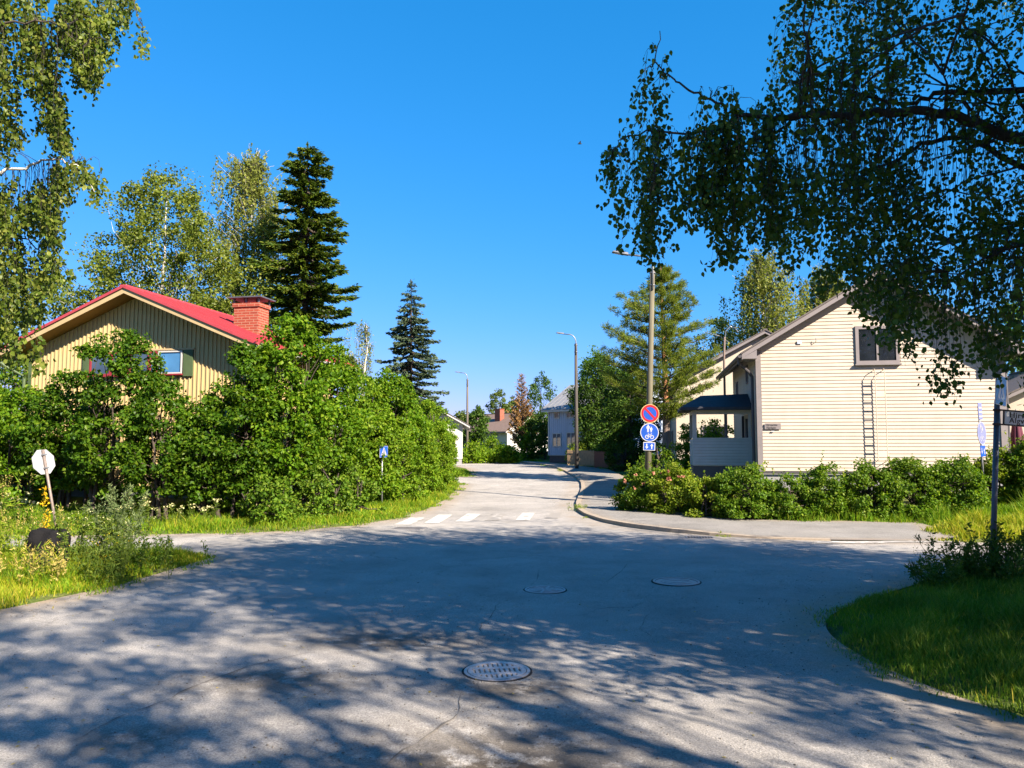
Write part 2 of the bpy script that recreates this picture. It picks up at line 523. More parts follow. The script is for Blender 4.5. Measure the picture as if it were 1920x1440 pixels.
M['mugwort'] = leaf_mat('mugwort_leaf', [(.10, .15, .09), (.15, .20, .13), (.20, .25, .17)], .3, .6)
M['weed'] = leaf_mat('weed_leaf', [(.05, .09, .018), (.08, .13, .025), (.13, .17, .035)], .3, .55)
M['straw'] = leaf_mat('seed_head', [(.34, .27, .12), (.44, .36, .17), (.52, .44, .25)], .3, .7, (1.2, 1.1, .8))
M['yellow_fl'] = leaf_mat('yellow_flower', [(.65, .40, .02), (.75, .52, .03)], .3, .6, (1.1, 1, .5))
M['white_fl'] = leaf_mat('white_flower', [(.62, .60, .48), (.75, .73, .62)], .3, .7, (1, 1, .9))
M['pink_fl'] = leaf_mat('rose_flower', [(.55, .22, .26), (.66, .34, .36)], .3, .6, (1, .8, .8))
def bark(name, c, c2, scale, stretch=(1, 1, .25), bump=.6):
    m, nt, p = new_mat(name)
    mp = nt.nodes.new("ShaderNodeMapping"); mp.inputs["Scale"].default_value = stretch
    nt.links.new(obj_vec(nt), mp.inputs[0])
    n = noise_node(nt, scale, 6, mp.outputs[0], .7)
    nt.links.new(ramp(nt, n.outputs[0], [(.35, c2), (.6, c)]), p.inputs["Base Color"])
    p.inputs["Roughness"].default_value = .9
    nt.links.new(bump_node(nt, n.outputs[0], bump, .03), p.inputs["Normal"])
    return m
M['bark'] = bark('brown_bark', (.06, .045, .035), (.025, .02, .015), 9)
M['bark_dark'] = bark('dark_twig_bark', (.035, .028, .024), (.015, .012, .011), 12)
M['bark_birch'] = bark('birch_bark', (.55, .52, .47), (.09, .08, .07), 5, (.5, .5, 2.2), .3)
M['bark_pine'] = bark('orange_pine_bark', (.36, .16, .075), (.17, .075, .04), 8)
M['bark_pine_low'] = bark('grey_pine_bark', (.20, .15, .125), (.06, .045, .04), 8)
M['pole_wood'] = bark('tarred_pole_wood', (.125, .115, .075), (.08, .07, .045), 14, (1, 1, .06), .25)
M['pole_dark'] = bark('dark_pole_wood', (.07, .062, .055), (.035, .03, .028), 14, (1, 1, .06), .25)
M['pole_grey'] = bark('weathered_pole_wood', (.11, .095, .075), (.07, .06, .05), 14, (1, 1, .06), .25)
M['steel'] = mat('galvanised_steel', (.42, .44, .47), .45, .15, 7, .1, .6, (.25, .2, .16))
M['steel_dark'] = mat('grey_painted_steel', (.16, .18, .22), .5, .2, 6, .1, .3, (.12, .09, .07))
M['steel_rust'] = mat('rust_streaked_steel', (.34, .28, .25), .6, .25, 6, .2, .3, (.18, .09, .05))
M['sign_back'] = mat('sign_back_grey', (.50, .52, .57), .5, .08, 5, 0, .1, (.5, .5, .5))
M['sign_blue'] = mat('sign_blue', (.012, .10, .56), .4, .10, 6, 0)
M['sign_blue_reflected_sky'] = mat('sign_blue_reflected_sky', (.10, .42, .85), .4, .14, 8, 0, k=1.0)  # reflected sky painted into the sign's blue
M['sign_pale'] = mat('sign_bleached_blue', (.11, .125, .25), .6, .12, 8, 0, k=1.0)
M['sign_dull'] = mat('sign_bleached_white', (.24, .25, .31), .6, .1, 8, 0, k=1.0)
M['sign_red'] = mat('sign_red', (.60, .012, .025), .4, .10, 6, 0)
M['sign_white'] = mat('sign_white', (.74, .75, .76), .45, .05, 6, 0)
M['sign_grey'] = mat('sign_panel_white', (.82, .84, .86), .5, .05, 6, 0, k=1.0)
M['sign_rim'] = mat('sign_yellow_rim', (.72, .48, .20), .5, .1, 6, 0)
M['black'] = mat('black_paint', (.012, .012, .014), .5, .2, 6, 0)
M['iron'] = mat('cast_iron', (.36, .34, .34), .45, .3, 12, .3, .7, (.26, .17, .12), k=1.0)
M['hole'] = mat('drain_shaft_dark', (.006, .006, .007), .9, .2, 6, 0)
M['kerb'] = mat('granite_kerb', (.52, .43, .33), .85, .25, 9, .4, 0, (.16, .14, .10))
M['marking'] = None
M['stone'] = mat('dark_boulder', (.010, .010, .011), .95, .4, 5, .6, spec=.08)
M['pebble'] = mat('pebble', (.20, .18, .155), .9, .4, 30, .2)

def brick_mat():
    m, nt, p = new_mat('red_brick')
    s = nt.nodes.new("ShaderNodeSeparateXYZ"); nt.links.new(obj_vec(nt), s.inputs[0])
    c = nt.nodes.new("ShaderNodeCombineXYZ")
    nt.links.new(math_node(nt, 'ADD', s.outputs[0], s.outputs[1]), c.inputs[0]); nt.links.new(s.outputs[2], c.inputs[1])
    b = nt.nodes.new("ShaderNodeTexBrick")
    for k, v in (("Scale", 1.0), ("Brick Width", .27), ("Row Height", .08), ("Mortar Size", .010), ("Bias", -.2)): b.inputs[k].default_value = v
    b.inputs["Color1"].default_value = (.20, .030, .014, 1); b.inputs["Color2"].default_value = (.27, .052, .024, 1); b.inputs["Mortar"].default_value = (.27, .15, .10, 1)
    nt.links.new(c.outputs[0], b.inputs["Vector"])
    n = noise_node(nt, 12, 4, obj_vec(nt))
    cc = mixc(nt, .4, b.outputs["Color"], ramp(nt, n.outputs[0], [(.3, .6), (.7, 1.3)]), 'MULTIPLY')
    nt.links.new(cc, p.inputs["Base Color"]); p.inputs["Roughness"].default_value = .9
    nt.links.new(bump_node(nt, b.outputs["Fac"], -.4, .01), p.inputs["Normal"])
    return m
M['brick'] = brick_mat()
M['yellow_wood'] = mat('ochre_painted_boards', (.44, .335, .165), .75, .10, 3, .2, 0, (.34, .25, .11), .3, (1, 1, .12), k=1.0)
M['yellow_trim'] = mat('cream_painted_trim', (.66, .50, .27), .7, .1, 3, .1)
M['soffit'] = mat('ochre_soffit', (.46, .27, .06), .75, .1, 3, .1)
M['red_metal'] = mat('red_roof_sheet', (.60, .075, .095), .45, .12, 2.5, .05, 0, (.50, .08, .09), .5)
M['red_wood'] = mat('red_window_paint', (.36, .035, .05), .6, .12, 4, .1)
M['green_wood'] = mat('green_shutter_paint', (.055, .085, .035), .65, .15, 4, .1)
M['white_wood'] = mat('white_window_paint', (.74, .74, .72), .6, .06, 5, .05)
M['pane_blue'] = glass_mat('window_sky_blind_blue', (.05, .15, .30), .12, .3)  # blue of reflected sky and blind put into the base colour
M['pane_dark'] = glass_mat('window_dark', (.012, .015, .022), .03)
M['pane_mid'] = glass_mat('window_grey', (.05, .065, .09), .05)
M['cream_board'] = mat('cream_lap_siding', (.425, .368, .30), .7, .08, 2.2, .06, 0, None, .3, (1, 1, .5), k=1.0)
M['trim_grey'] = mat('taupe_corner_trim', (.30, .27, .275), .65, .1, 4, .05)
M['trim_dark'] = mat('dark_eave_trim', (.10, .095, .11), .6, .15, 4, .05)
M['soffit_grey'] = mat('grey_soffit', (.30, .28, .27), .75, .1, 4, .05)
M['tile_roof'] = mat('brown_grey_roof', (.17, .145, .135), .75, .2, 5, .3)
M['black_roof'] = mat('black_roofing_felt', (.022, .024, .032), .7, .3, 5, .15)
M['porch_board'] = mat('grey_blue_porch_siding', (.66, .68, .68), .7, .08, 3, .05)
M['porch_white'] = mat('porch_white', (.66, .64, .60), .7, .08, 3, .05)
M['concrete'] = mat('painted_plinth', (.42, .42, .44), .9, .12, 3, .2)
M['cream_plaster'] = mat('cream_plaster', (.74, .66, .54), .9, .06, 1.5, .15)
M['white_plaster'] = mat('white_plaster', (.78, .77, .73), .9, .05, 1.5, .1)
M['blue_wood'] = mat('blue_grey_boards', (.34, .40, .50), .75, .08, 3, .1, 0, None, .3, (1, 1, .12), k=1.0)
M['grey_metal'] = mat('grey_roof_sheet', (.30, .31, .33), .45, .12, 2.5, .05)
M['brown_tile'] = mat('brown_roof_tile', (.27, .19, .15), .8, .15, 4, .3)
M['fence_tan'] = mat('tan_picket_paint', (.46, .31, .17), .8, .2, 4, .1)
M['fence_red'] = mat('red_brown_picket_paint', (.24, .085, .05), .8, .2, 4, .1)
M['fence_dark'] = mat('dark_gate_paint', (.03, .03, .035), .7, .2, 4, .1)
M['parasol'] = mat('plum_canvas', (.16, .03, .06), .85, .15, 5, .1)
M['feather'] = mat('dark_feather', (.02, .02, .025), .8, .2, 5, 0)
M['lamp_metal'] = mat('grey_lamp_metal', (.34, .36, .38), .45, .1, 6, 0, .5)
M['lamp_glass'] = glass_mat('lamp_glass', (.5, .5, .5), .2)
def worn_paint():
    m, nt, p = new_mat('worn_road_paint')
    v = obj_vec(nt)
    a = noise_node(nt, 3.5, 6, v, .7); b = noise_node(nt, 45, 3, v)
    base = ramp(nt, b.outputs[0], [(.3, (.38, .37, .345)), (.7, (.50, .49, .46))])
    at_ = nt.nodes.new("ShaderNodeAttribute"); at_.attribute_name = "wear"
    w = math_node(nt, 'ADD', a.outputs[0], math_node(nt, 'MULTIPLY', at_.outputs["Fac"], .35))
    w2 = math_node(nt, 'ADD', w, math_node(nt, 'MULTIPLY', b.outputs[0], .12))
    c = mixc(nt, ramp(nt, w2, [(.62, 0.0), (.70, .85)]), base, (.18, .165, .145))
    nt.links.new(c, p.inputs["Base Color"]); p.inputs["Roughness"].default_value = .85
    return m
M['marking'] = worn_paint()

# ------------------------------------------------------------------ the setting: ground, roads, path, kerb, markings
def axis(parts):
    return np.unique(np.concatenate([np.arange(a, b, s) for a, b, s in parts] + [[parts[-1][1]]]).round(3))
gx = axis([(-900, -120, 60), (-120, -30, 6), (-30, -14, 1), (-14, 14, .3), (14, 30, 1), (30, 120, 6), (120, 900, 60)])
gy = axis([(-300, -30, 30), (-30, 0, 3), (0, 4, .5), (4, 30, .3), (30, 62, .7), (62, 100, 3), (100, 1200, 60)])
X, Y = np.meshgrid(gx, gy)
PG = np.stack([X.ravel(), Y.ravel()], 1)
VG = np.column_stack([PG, gz_many(PG)])
nx, ny = len(gx), len(gy)
i = (np.arange(ny - 1)[:, None] * nx + np.arange(nx - 1)[None]).ravel()
tag(raw_mesh('ground', VG, np.stack([i, i + 1, i + nx + 1, i + nx], 1), M['ground'], smooth=True), kind='structure')

def sheet(name, poly, m, zf, step_near=.35, thick=0.0):
    """A polygon cut into a fine grid and laid on the terrain."""
    bm = bmesh.new()
    bm.faces.new([bm.verts.new((p[0], p[1], 0)) for p in poly])
    bmesh.ops.triangulate(bm, faces=bm.faces)
    xs = np.concatenate([np.arange(-14, 14.01, step_near), np.arange(-70, -14, 6), np.arange(15, 80, 6)])
    ys = np.concatenate([np.arange(-12, 3, 3), np.arange(3, 24, step_near), np.arange(24, 62, .8), np.arange(62, 92, 3)])
    for x in xs:
        bmesh.ops.bisect_plane(bm, geom=bm.verts[:] + bm.edges[:] + bm.faces[:], plane_co=(x, 0, 0), plane_no=(1, 0, 0))
    for y in ys:
        bmesh.ops.bisect_plane(bm, geom=bm.verts[:] + bm.edges[:] + bm.faces[:], plane_co=(0, y, 0), plane_no=(0, 1, 0))
    bmesh.ops.triangulate(bm, faces=[f for f in bm.faces if len(f.verts) > 4])
    co = np.array([v.co[:] for v in bm.verts])
    z = zf(co)
    for v, q in zip(bm.verts, z): v.co.z = q
    bmesh.ops.recalc_face_normals(bm, faces=bm.faces)
    if sum(f.normal.z for f in bm.faces) < 0: bmesh.ops.reverse_faces(bm, faces=bm.faces)
    for f in bm.faces: f.smooth = True
    me = bpy.data.meshes.new(name); bm.to_mesh(me); bm.free()
    me.materials.append(m)
    o = bpy.data.objects.new(name, me); col.objects.link(o)
    return tag(o, kind='structure'), co

def road_z(co):
    x, y = co[:, 0], co[:, 1]
    z = zr(y) + .012 * np.sin(x * 1.1 + y * .6) * np.cos(y * .9 - x * .4)
    r = np.hypot((x + .05) / 1.0, (y - 5.0) / .55)            # the hollow before the drain
    z -= .05 * np.exp(-r * r)
    r = np.hypot((x + .9) / .9, (y - 8.1) / .35)
    z -= .03 * np.exp(-r * r)
    return z
road, co = sheet('road', ROAD, M['asphalt'], road_z)
d = -poly_dist(co[:, :2], ROAD_A)
kd = np.full(len(co), 1e9)
for a, b in zip(KERB[:-1], KERB[1:]):
    a, b = np.array(a), np.array(b); t = np.clip((co[:, :2] - a) @ (b - a) / ((b - a) @ (b - a)), 0, 1)
    q = co[:, :2] - a - t[:, None] * (b - a); kd = np.minimum(kd, np.hypot(q[:, 0], q[:, 1]))
edge = (1 - ss(.0, .9, d)) * np.where(kd < .35, .45, 1.0)
sl = np.maximum(np.exp(-(np.hypot((co[:, 0] + .05) / 1.0, (co[:, 1] - 5.0) / .75)) ** 2), .8 * np.exp(-(np.hypot((co[:, 0] + 1.3) / 1.2, (co[:, 1] - 8.1) / .5)) ** 2))
sl = np.maximum(sl, .9 * np.exp(-(np.hypot((co[:, 0] - .0) / .55, (co[:, 1] - 6.55) / .35)) ** 2))
sl = np.maximum(sl, .8 * np.exp(-(np.hypot((co[:, 0] + 2.0) / .8, (co[:, 1] - 6.7) / .4)) ** 2))
sl = np.maximum(sl, .9 * np.exp(-(np.hypot((co[:, 0] + 2.6) / .35, (co[:, 1] - 5.35) / .3)) ** 2))
for nm, val in (("edge", edge), ("soil", sl)):
    at_ = road.data.attributes.new(nm, 'FLOAT', 'POINT'); at_.data.foreach_set("value", val.astype(np.float32))

def path_lift(x, y):                                     # the path is level with the road where the kerb is sunk
    return .075 - .065 * ss(3.4, 6.0, np.asarray(x)) * (np.asarray(y) < 22)
path, co = sheet('shared_path', PATH, M['path'], lambda c: zr(c[:, 1]) + path_lift(c[:, 0], c[:, 1]) + .004)
d = -poly_dist(co[:, :2], PATH_A)
for nm, val in (("edge", .8 * (1 - ss(.05, .5, d))), ("soil", d * 0)):
    at_ = path.data.attributes.new(nm, 'FLOAT', 'POINT'); at_.data.foreach_set("value", val.astype(np.float32))

def resample(pts, step):
    pts = np.array(pts, float); seg = np.hypot(*(pts[1:] - pts[:-1]).T); s = np.concatenate([[0], np.cumsum(seg)])
    q = np.arange(0, s[-1], step)
    return np.column_stack([np.interp(q, s, pts[:, 0]), np.interp(q, s, pts[:, 1])])
kp = resample(KERB[1:18], .5)
kt = np.gradient(kp, axis=0); kt = kt / np.linalg.norm(kt, axis=1, keepdims=True); kn = np.column_stack([-kt[:, 1], kt[:, 0]])
sgn = -1 if poly_dist([kp[40] + kn[40] * .3], PATH_A)[0] > 0 else 1
V, F = [], []
for k, (p, n) in enumerate(zip(kp, kn)):
    h = float(zr(p[1])); L = float(path_lift(p[0], p[1]))
    a = p - n * sgn * .02; b = p + n * sgn * .14
    V += [(a[0], a[1], h - .06), (a[0], a[1], h + L + .012), (b[0], b[1], h + L + .016), (b[0], b[1], h - .06)]
    if k:
        q = 4 * (k - 1)
        F += [(q, q + 4, q + 5, q + 1), (q + 1, q + 5, q + 6, q + 2), (q + 2, q + 6, q + 7, q + 3)]
ko = raw_mesh('kerb', V, F, M['kerb']); tag(ko, kind='structure')

def ground_quads(name, quads, wears, lift):
    V, F, W = [], [], []
    for q, w in zip(quads, wears):
        b = len(V)
        n = 6
        for r in range(n + 1):
            for s in range(n + 1):
                a = np.array(q[0]) * (1 - s / n) + np.array(q[1]) * s / n; c = np.array(q[3]) * (1 - s / n) + np.array(q[2]) * s / n
                p = a * (1 - r / n) + c * r / n
                V.append((p[0], p[1], 0)); W.append(w)
        for r in range(n):
            for s in range(n):
                i = b + r * (n + 1) + s
                F.append((i, i + 1, i + n + 2, i + n + 1))
    V = np.array(V, float); V[:, 2] = road_z(V) + lift
    o = raw_mesh(name, V, F, M['marking'])
    at_ = o.data.attributes.new("wear", 'FLOAT', 'POINT'); at_.data.foreach_set("value", np.array(W, np.float32))
    return tag(o, kind='structure')
st = [((738, 985), (768, 985), (797, 971), (770, 971), .15), ((795, 981), (822, 981), (848, 966), (822, 966), .05), ((853, 978), (880, 978), (902, 964), (876, 964), .1),
      ((909, 976), (935, 976), (950, 963), (928, 963), .55), ((967, 976), (993, 976), (1003, 962), (980, 962), .15), ((1022, 973), (1046, 973), (1055, 962), (1034, 962), .85)]
ground_quads('crosswalk', [[gd(*p) for p in s[:4]] for s in st], [s[4] for s in st], .010)
ground_quads('road_line', [[gd(1530, 1018.5), gd(1650, 1018.5), gd(1650, 1014.5), gd(1535, 1014.5)], [gd(1650, 1018.5), gd(1800, 1017), gd(1800, 1013.5), gd(1650, 1014.5)]], [.35, .45], .010)
def seam_or_shadow(pts, w, seed):
    """A narrow dark strip that follows the road: asphalt joints and one painted pole shadow."""
    rs = np.random.default_rng(seed); p = resample(pts, .12); t = np.gradient(p, axis=0); t /= np.linalg.norm(t, axis=1, keepdims=True)
    n = np.column_stack([-t[:, 1], t[:, 0]]); p = p + n * np.cumsum(rs.normal(size=len(p)) * .016)[:, None]
    ww = .6 * w * rs.uniform(.1, 1.0, len(p)) ** 1.4 * np.sin(np.linspace(.15, 3.0, len(p)))
    V = np.concatenate([np.column_stack([p - n * ww[:, None], np.zeros(len(p))]), np.column_stack([p + n * ww[:, None], np.zeros(len(p))])])
    V[:, 2] = road_z(V) + .006
    i = np.arange(len(p) - 1); return V, np.stack([i, i + 1, i + 1 + len(p), i + len(p)], 1)
VS, FS, b_ = [], [], 0
for k, (pts, w) in enumerate((([gd(800, 951), gd(900, 951), gd(1000, 953), gd(1078, 954)], .035), ([gd(1012, 1062), gd(1003, 1085), gd(990, 1100)], .014), ([gd(1185, 1050), gd(1160, 1075), gd(1132, 1094), gd(1060, 1103)], .014),  # the first strip paints the lamp pole's shadow across the street
                             ([gd(130, 1395), gd(220, 1345), gd(330, 1302), gd(455, 1250), gd(560, 1226), gd(600, 1222)], .022), ([gd(700, 1440), gd(780, 1390), gd(850, 1340), gd(870, 1290)], .02),
                             ([gd(1225, 1150), gd(1210, 1165), gd(1205, 1180), gd(1235, 1210)], .012), ([gd(420, 1045), gd(560, 1043), gd(720, 1050), gd(860, 1048)], .012), ([gd(1390, 1085), gd(1520, 1090), gd(1660, 1088)], .012),
                             ([gd(1010, 1030), gd(1060, 1000), gd(1075, 975)], .012), ([gd(940, 1130), gd(905, 1180), gd(880, 1230)], .012))):
    V_, F_ = seam_or_shadow(pts, w, k); VS.append(V_); FS.append(F_ + b_); b_ += len(V_)
M['seam_or_shadow'] = mat('tar_seam_pole_shadow', (.10, .092, .082), .9, .4, 9, .3, k=1.0)
tag(raw_mesh('road_seam_pole_shadow', np.concatenate(VS), np.concatenate(FS), M['seam_or_shadow']), kind='structure')
ground_quads('road_arrow', [[gd(225, 1031), gd(262, 1026), gd(298, 1018.5), gd(236, 1021)]], [.0], .010)
# ------------------------------------------------------------------ buildings
def text_part(name, s, size, m, parent, M4, spacing=1.0, bold=.0):
    """Lettering as a thin mesh; M4 takes its plane (x right, y up) into the parent's frame."""
    cu = bpy.data.curves.new(name, 'FONT')
    cu.body = s; cu.size = size; cu.extrude = .0015; cu.offset = bold; cu.space_character = spacing; cu.resolution_u = 3
    tmp = bpy.data.objects.new(name + "_outline", cu); col.objects.link(tmp)
    bpy.context.view_layer.update()
    me = bpy.data.meshes.new_from_object(tmp.evaluated_get(bpy.context.evaluated_depsgraph_get()))
    bpy.data.objects.remove(tmp); bpy.data.curves.remove(cu)
    me.transform(M4); me.materials.clear(); me.materials.append(m); me.name = name
    o = bpy.data.objects.new(name, me); col.objects.link(o); o.parent = parent
    LOC[o.name] = LOC[parent.name]
    return o
FACE = Matrix.Rotation(R(90), 4, 'X')                # plane x,y -> x,z facing -y

def window(parent, face, u, z, w, h, frame_m, pane_m, W, L, bars=1, fr=.06, deep=.05, sill=None, out=.0):
    """A window set on a wall face; its pane is a sub-part."""
    f = MB(); p = MB()
    def P(a, d, zz):                                 # a along the wall, d outwards
        return (a, -d - out, zz) if face == 'front' else (-d - out, L - a, zz) if face == 'left' else (W + d + out, a, zz)
    def bx(mb, a0, a1, d0, d1, z0, z1):
        V = [P(a0, d0, z0), P(a1, d0, z0), P(a1, d1, z0), P(a0, d1, z0), P(a0, d0, z1), P(a1, d0, z1), P(a1, d1, z1), P(a0, d1, z1)]
        mb.hexa(V)
    bx(f, u - w / 2 - fr, u - w / 2, .002, deep, z - fr, z + h + fr); bx(f, u + w / 2, u + w / 2 + fr, .002, deep, z - fr, z + h + fr)
    bx(f, u - w / 2, u + w / 2, .002, deep, z + h, z + h + fr); bx(f, u - w / 2, u + w / 2, .002, deep, z - fr, z)
    for k in range(1, bars + 1):
        c = u - w / 2 + w * k / (bars + 1)
        bx(f, c - .03, c + .03, .002, deep - .005, z, z + h)
    bx(p, u - w / 2, u + w / 2, .001, deep - .03, z, z + h)
    o = f.build('window', frame_m, parent)
    p.build('pane', pane_m, o)
    if sill:
        s = MB(); bx(s, u - w / 2 - fr - .04, u + w / 2 + fr + .04, .002, deep + .06, z - fr - .045, z - fr - .003); s.build('sill', sill, o)
    return o

def gable_house(name, label, loc, rotz, W, L, z0, ze, zd, mt, of=.45, os_=.5, ribs=0, plinth_to=None, laps=0.0, battens=0.0, hole=None, group=None):
    """Empty at the near left corner; x along the gable, y away, z above the thing's base."""
    root = thing(name, label, 'house', loc, rotz, group)
    m = (zd - ze) / (W / 2)
    top = lambda x: ze + m * min(x, W - x)
    b = MB()
    b.prism([(0, z0), (W, z0), (W, ze), (W / 2, zd), (0, ze)], 'y', 0, L)
    if laps:
        z = z0
        while z < zd - .05:
            z1 = min(z + laps, zd)
            xa = lambda q: max(0.0, (q - ze) / m) if q > ze else 0.0
            segs = [(0, 1)]
            def piece(f0, f1, c0=None, c1=None):
                a0 = xa(z) + .001 if f0 else c0; a1 = W - xa(z) - .001 if f1 else c1
                t0 = xa(z1) + .001 if f0 else c0; t1 = W - xa(z1) - .001 if f1 else c1
                if a1 - a0 < .02 or t1 - t0 < .01: return
                zb = z + .031
                b.hexa([(a0, -.016, zb), (a1, -.016, zb), (a1, .0, zb), (a0, .0, zb), (t0, -.005, z1 + .004), (t1, -.005, z1 + .004), (t1, .0, z1 + .004), (t0, .0, z1 + .004)])
            if hole and z1 > hole[2] and z < hole[3]:
                piece(True, False, c1=hole[0]); piece(False, True, c0=hole[1])
            else: piece(True, True)
            if z1 <= ze + .05:
                for sx in (0, W):
                    o1, o2 = (-.016, -.005) if sx == 0 else (.016, .005)
                    b.hexa([(sx + o1, .0, z), (sx, .0, z), (sx, L, z), (sx + o1, L, z), (sx + o2, .0, z1 + .004), (sx, .0, z1 + .004), (sx, L, z1 + .004), (sx + o2, L, z1 + .004)])
            z += laps
    if battens:
        rs = random.Random(4)
        x = battens * .5
        while x < W:
            b.box((x - .018, -.028, z0), (x + .018, -.001, top(x) - .02)); x += battens * rs.uniform(.93, 1.07)
        y = battens
        while y < L:
            b.box((-.028, y - .018, z0), (-.001, y + .018, ze - .05)); b.box((W + .001, y - .018, z0), (W + .028, y + .018, ze - .05)); y += battens
    b.build('wall', mt['wall'], root, bevel=0)
    if z0 > .05:
        p = MB(); p.box((.05, .05, -.6), (W - .05, L - .05, z0)); p.build('plinth', mt.get('plinth', M['concrete']), root)
    # roof: soffit slab, barge boards, sheet
    ln = lambda x, t: (x, ze + m * (x if x <= W / 2 else W - x) + t)
    s = MB()
    for a, c in ((-os_, W / 2), (W / 2, W + os_)):
        s.prism([ln(a, .004), ln(c, .004), ln(c, .10), ln(a, .10)], 'y', -of + .03, L + of - .03)
    r = MB(); f = MB()
    for a, c in ((-os_, W / 2), (W / 2, W + os_)):
        f.prism([ln(a, .0), ln(c, .0), ln(c, .15), ln(a, .15)], 'y', -of, -of + .028)
        f.prism([ln(a, -.03), ln(c, -.03), ln(c, .15), ln(a, .15)], 'y', L + of - .028, L + of)
    for sx in (-os_, W + os_):
        z = ze - m * os_
        f.box((sx - .025 if sx < 0 else sx, -of, z - .05), (sx if sx < 0 else sx + .025, L + of, z + .12))
    for a, c in ((-os_ - .06, W / 2), (W / 2, W + os_ + .06)):
        r.prism([ln(a, .152), ln(c, .152), ln(c, .205), ln(a, .205)], 'y', -of - .04, L + of + .04)
        if ribs:
            y = -of - .03
            while y < L + of:
                r.prism([ln(a, .206), ln(c, .206), ln(c, .242), ln(a, .242)], 'y', y, y + .035); y += ribs
    r.box((W / 2 - .1, -of - .045, zd + .17), (W / 2 + .1, L + of + .045, zd + .235))
    ro = r.build('roof', mt['roof'], root)
    s.build('soffit', mt['soffit'], root); f.build('fascia', mt['fascia'], root)
    for sx in (-os_ - .09, W + os_ + .09):                 # eaves gutters
        z = ze - m * os_ + .06
        g = MB(); g.tube([(sx, -of, z), (sx, L + of, z)], .065, 8); g.build('gutter', mt.get('gutter', M['trim_dark']), root)
    return root, ro, top

# --- ochre house behind the maples
ROT_L = -R(12)
MTY = dict(wall=M['yellow_wood'], roof=M['red_metal'], soffit=M['soffit'], fascia=M['yellow_trim'], plinth=M['concrete'], gutter=M['white_wood'])
yh, yroof, ytop = gable_house('gable_house', 'ochre board house with a red sheet roof behind tall green bushes', (-14.4, 22.9, 0.3), ROT_L, 7.1, 5.6, .5, 4.55, 6.02,
                       MTY, of=.6, os_=.6, ribs=.38, battens=.135)
Wy, Ly = 7.1, 5.6
fr = MB(); fr.box((1.84, -.062, 4.42), (5.5, -.03, 4.47)); fr.build('window_cornice', M['yellow_trim'], yh)
for (u, w, fm, pm) in ((2.42, .62, 'red_wood', 'pane_mid'), (3.08, .50, 'red_wood', 'pane_mid'), (3.72, .56, 'red_wood', 'pane_mid'), (4.18, .16, 'red_wood', 'pane_blue'), (4.72, .70, 'white_wood', 'pane_blue')):
    window(yh, 'front', u, 3.78, w, .58, M[fm], M[pm], Wy, Ly, 0, .04 if fm == 'white_wood' else .05, .065, M['red_wood'], out=.0)
for x0, x1 in ((1.84, 2.04), (5.16, 5.46)):
    g = MB(); g.box((x0, -.072, 3.66), (x1, -.03, 4.415)); g.build('shutter', M['green_wood'], yh)
g = MB(); g.box((-.06, -.045, .5), (.05, -.03, 4.5)); g.box((-.06, -.03, .5), (-.03, .12, 4.5)); g.build('corner_board', M['green_wood'], yh)
g = MB(); g.tube([(-.66, -.45, 4.15), (-.5, -.35, 4.0), (-.12, -.12, 3.75), (-.12, -.12, .4)], .045, 8); g.build('downpipe', M['green_wood'], yh)
ch = MB(); ch.box((5.42, 2.0, 4.4), (6.26, 2.62, 6.0)); ch.box((5.38, 1.96, 6.002), (6.30, 2.66, 6.12))
cho = ch.build('chimney', M['brick'], yroof)
cc = MB(); cc.box((5.27, 1.86, 6.272), (6.41, 2.76, 6.31))
for x, y in ((5.42, 2.0), (6.26, 2.0), (5.42, 2.62), (6.26, 2.62), (5.84, 2.0), (5.84, 2.62)): cc.box((x - .025, y - .025, 6.12), (x + .025, y + .025, 6.27))
cc.build('chimney_cap', M['steel_dark'], yroof)

# --- cream house with lap siding on the right
ROT_R = -R(10)
MTC = dict(wall=M['cream_board'], roof=M['tile_roof'], soffit=M['soffit_grey'], fascia=M['trim_grey'], plinth=M['concrete'], gutter=M['trim_dark'])
Wc, Lc = 7.35, 7.0
chs, croof, ctop = gable_house('gable_house', 'cream lap sided house with a ladder and dark window above the roses', (8.0, 25.0, .35), ROT_R, Wc, Lc, .80, 4.75, 6.95,
                       MTC, of=.60, os_=.5, laps=.112, hole=(3.02, 4.40, 4.22, 5.52))
window(chs, 'front', 3.71, 4.34, 1.1, 1.02, M['trim_grey'], M['pane_dark'], Wc, Lc, 1, .10, .06, M['trim_grey'], out=.0)
for x0, x1 in ((-.035, .13), (Wc - .16, Wc + .035)):
    g = MB(); g.box((x0, -.05, .80), (x1, -.028, 4.72)); g.box((x0 if x0 < 0 else x1 - .02, -.028, .80), (x0 + .02 if x0 < 0 else x1, .14, 4.72)); g.build('corner_board', M['trim_grey'], chs)
for x in (-.5, Wc + .06):                                    # boxed eave ends
    g = MB(); q = [(x, 4.42), (x + .44, 4.42), (x + .44, 4.70), (x, 4.45)] if x < 0 else [(x, 4.42), (x + .44, 4.42), (x + .44, 4.45), (x, 4.70)]
    g.prism(q, 'y', -.595, .3); g.build('eave_box', M['trim_grey'], chs)
for x, sx in ((-.13, 1), (Wc + .13, -1)):
    g = MB(); g.tube([(x - .46 * sx, -.2, 4.46), (x - .44 * sx, -.18, 4.30), (x - .1 * sx, .1, 4.05), (x, .16, 3.9), (x, .16, .75)], .05, 8); g.build('downpipe', M['trim_dark'], chs)
for a, z in ((2.3, 3.9), (5.4, 3.55)):
    window(chs, 'left', Lc - a, z, .35, .55, M['trim_grey'], M['pane_dark'], Wc, Lc, 0, .05, .05)
window(chs, 'left', Lc - 2.6, 1.75, .8, .85, M['porch_white'], M['pane_mid'], Wc, Lc, 0, .07, .05)
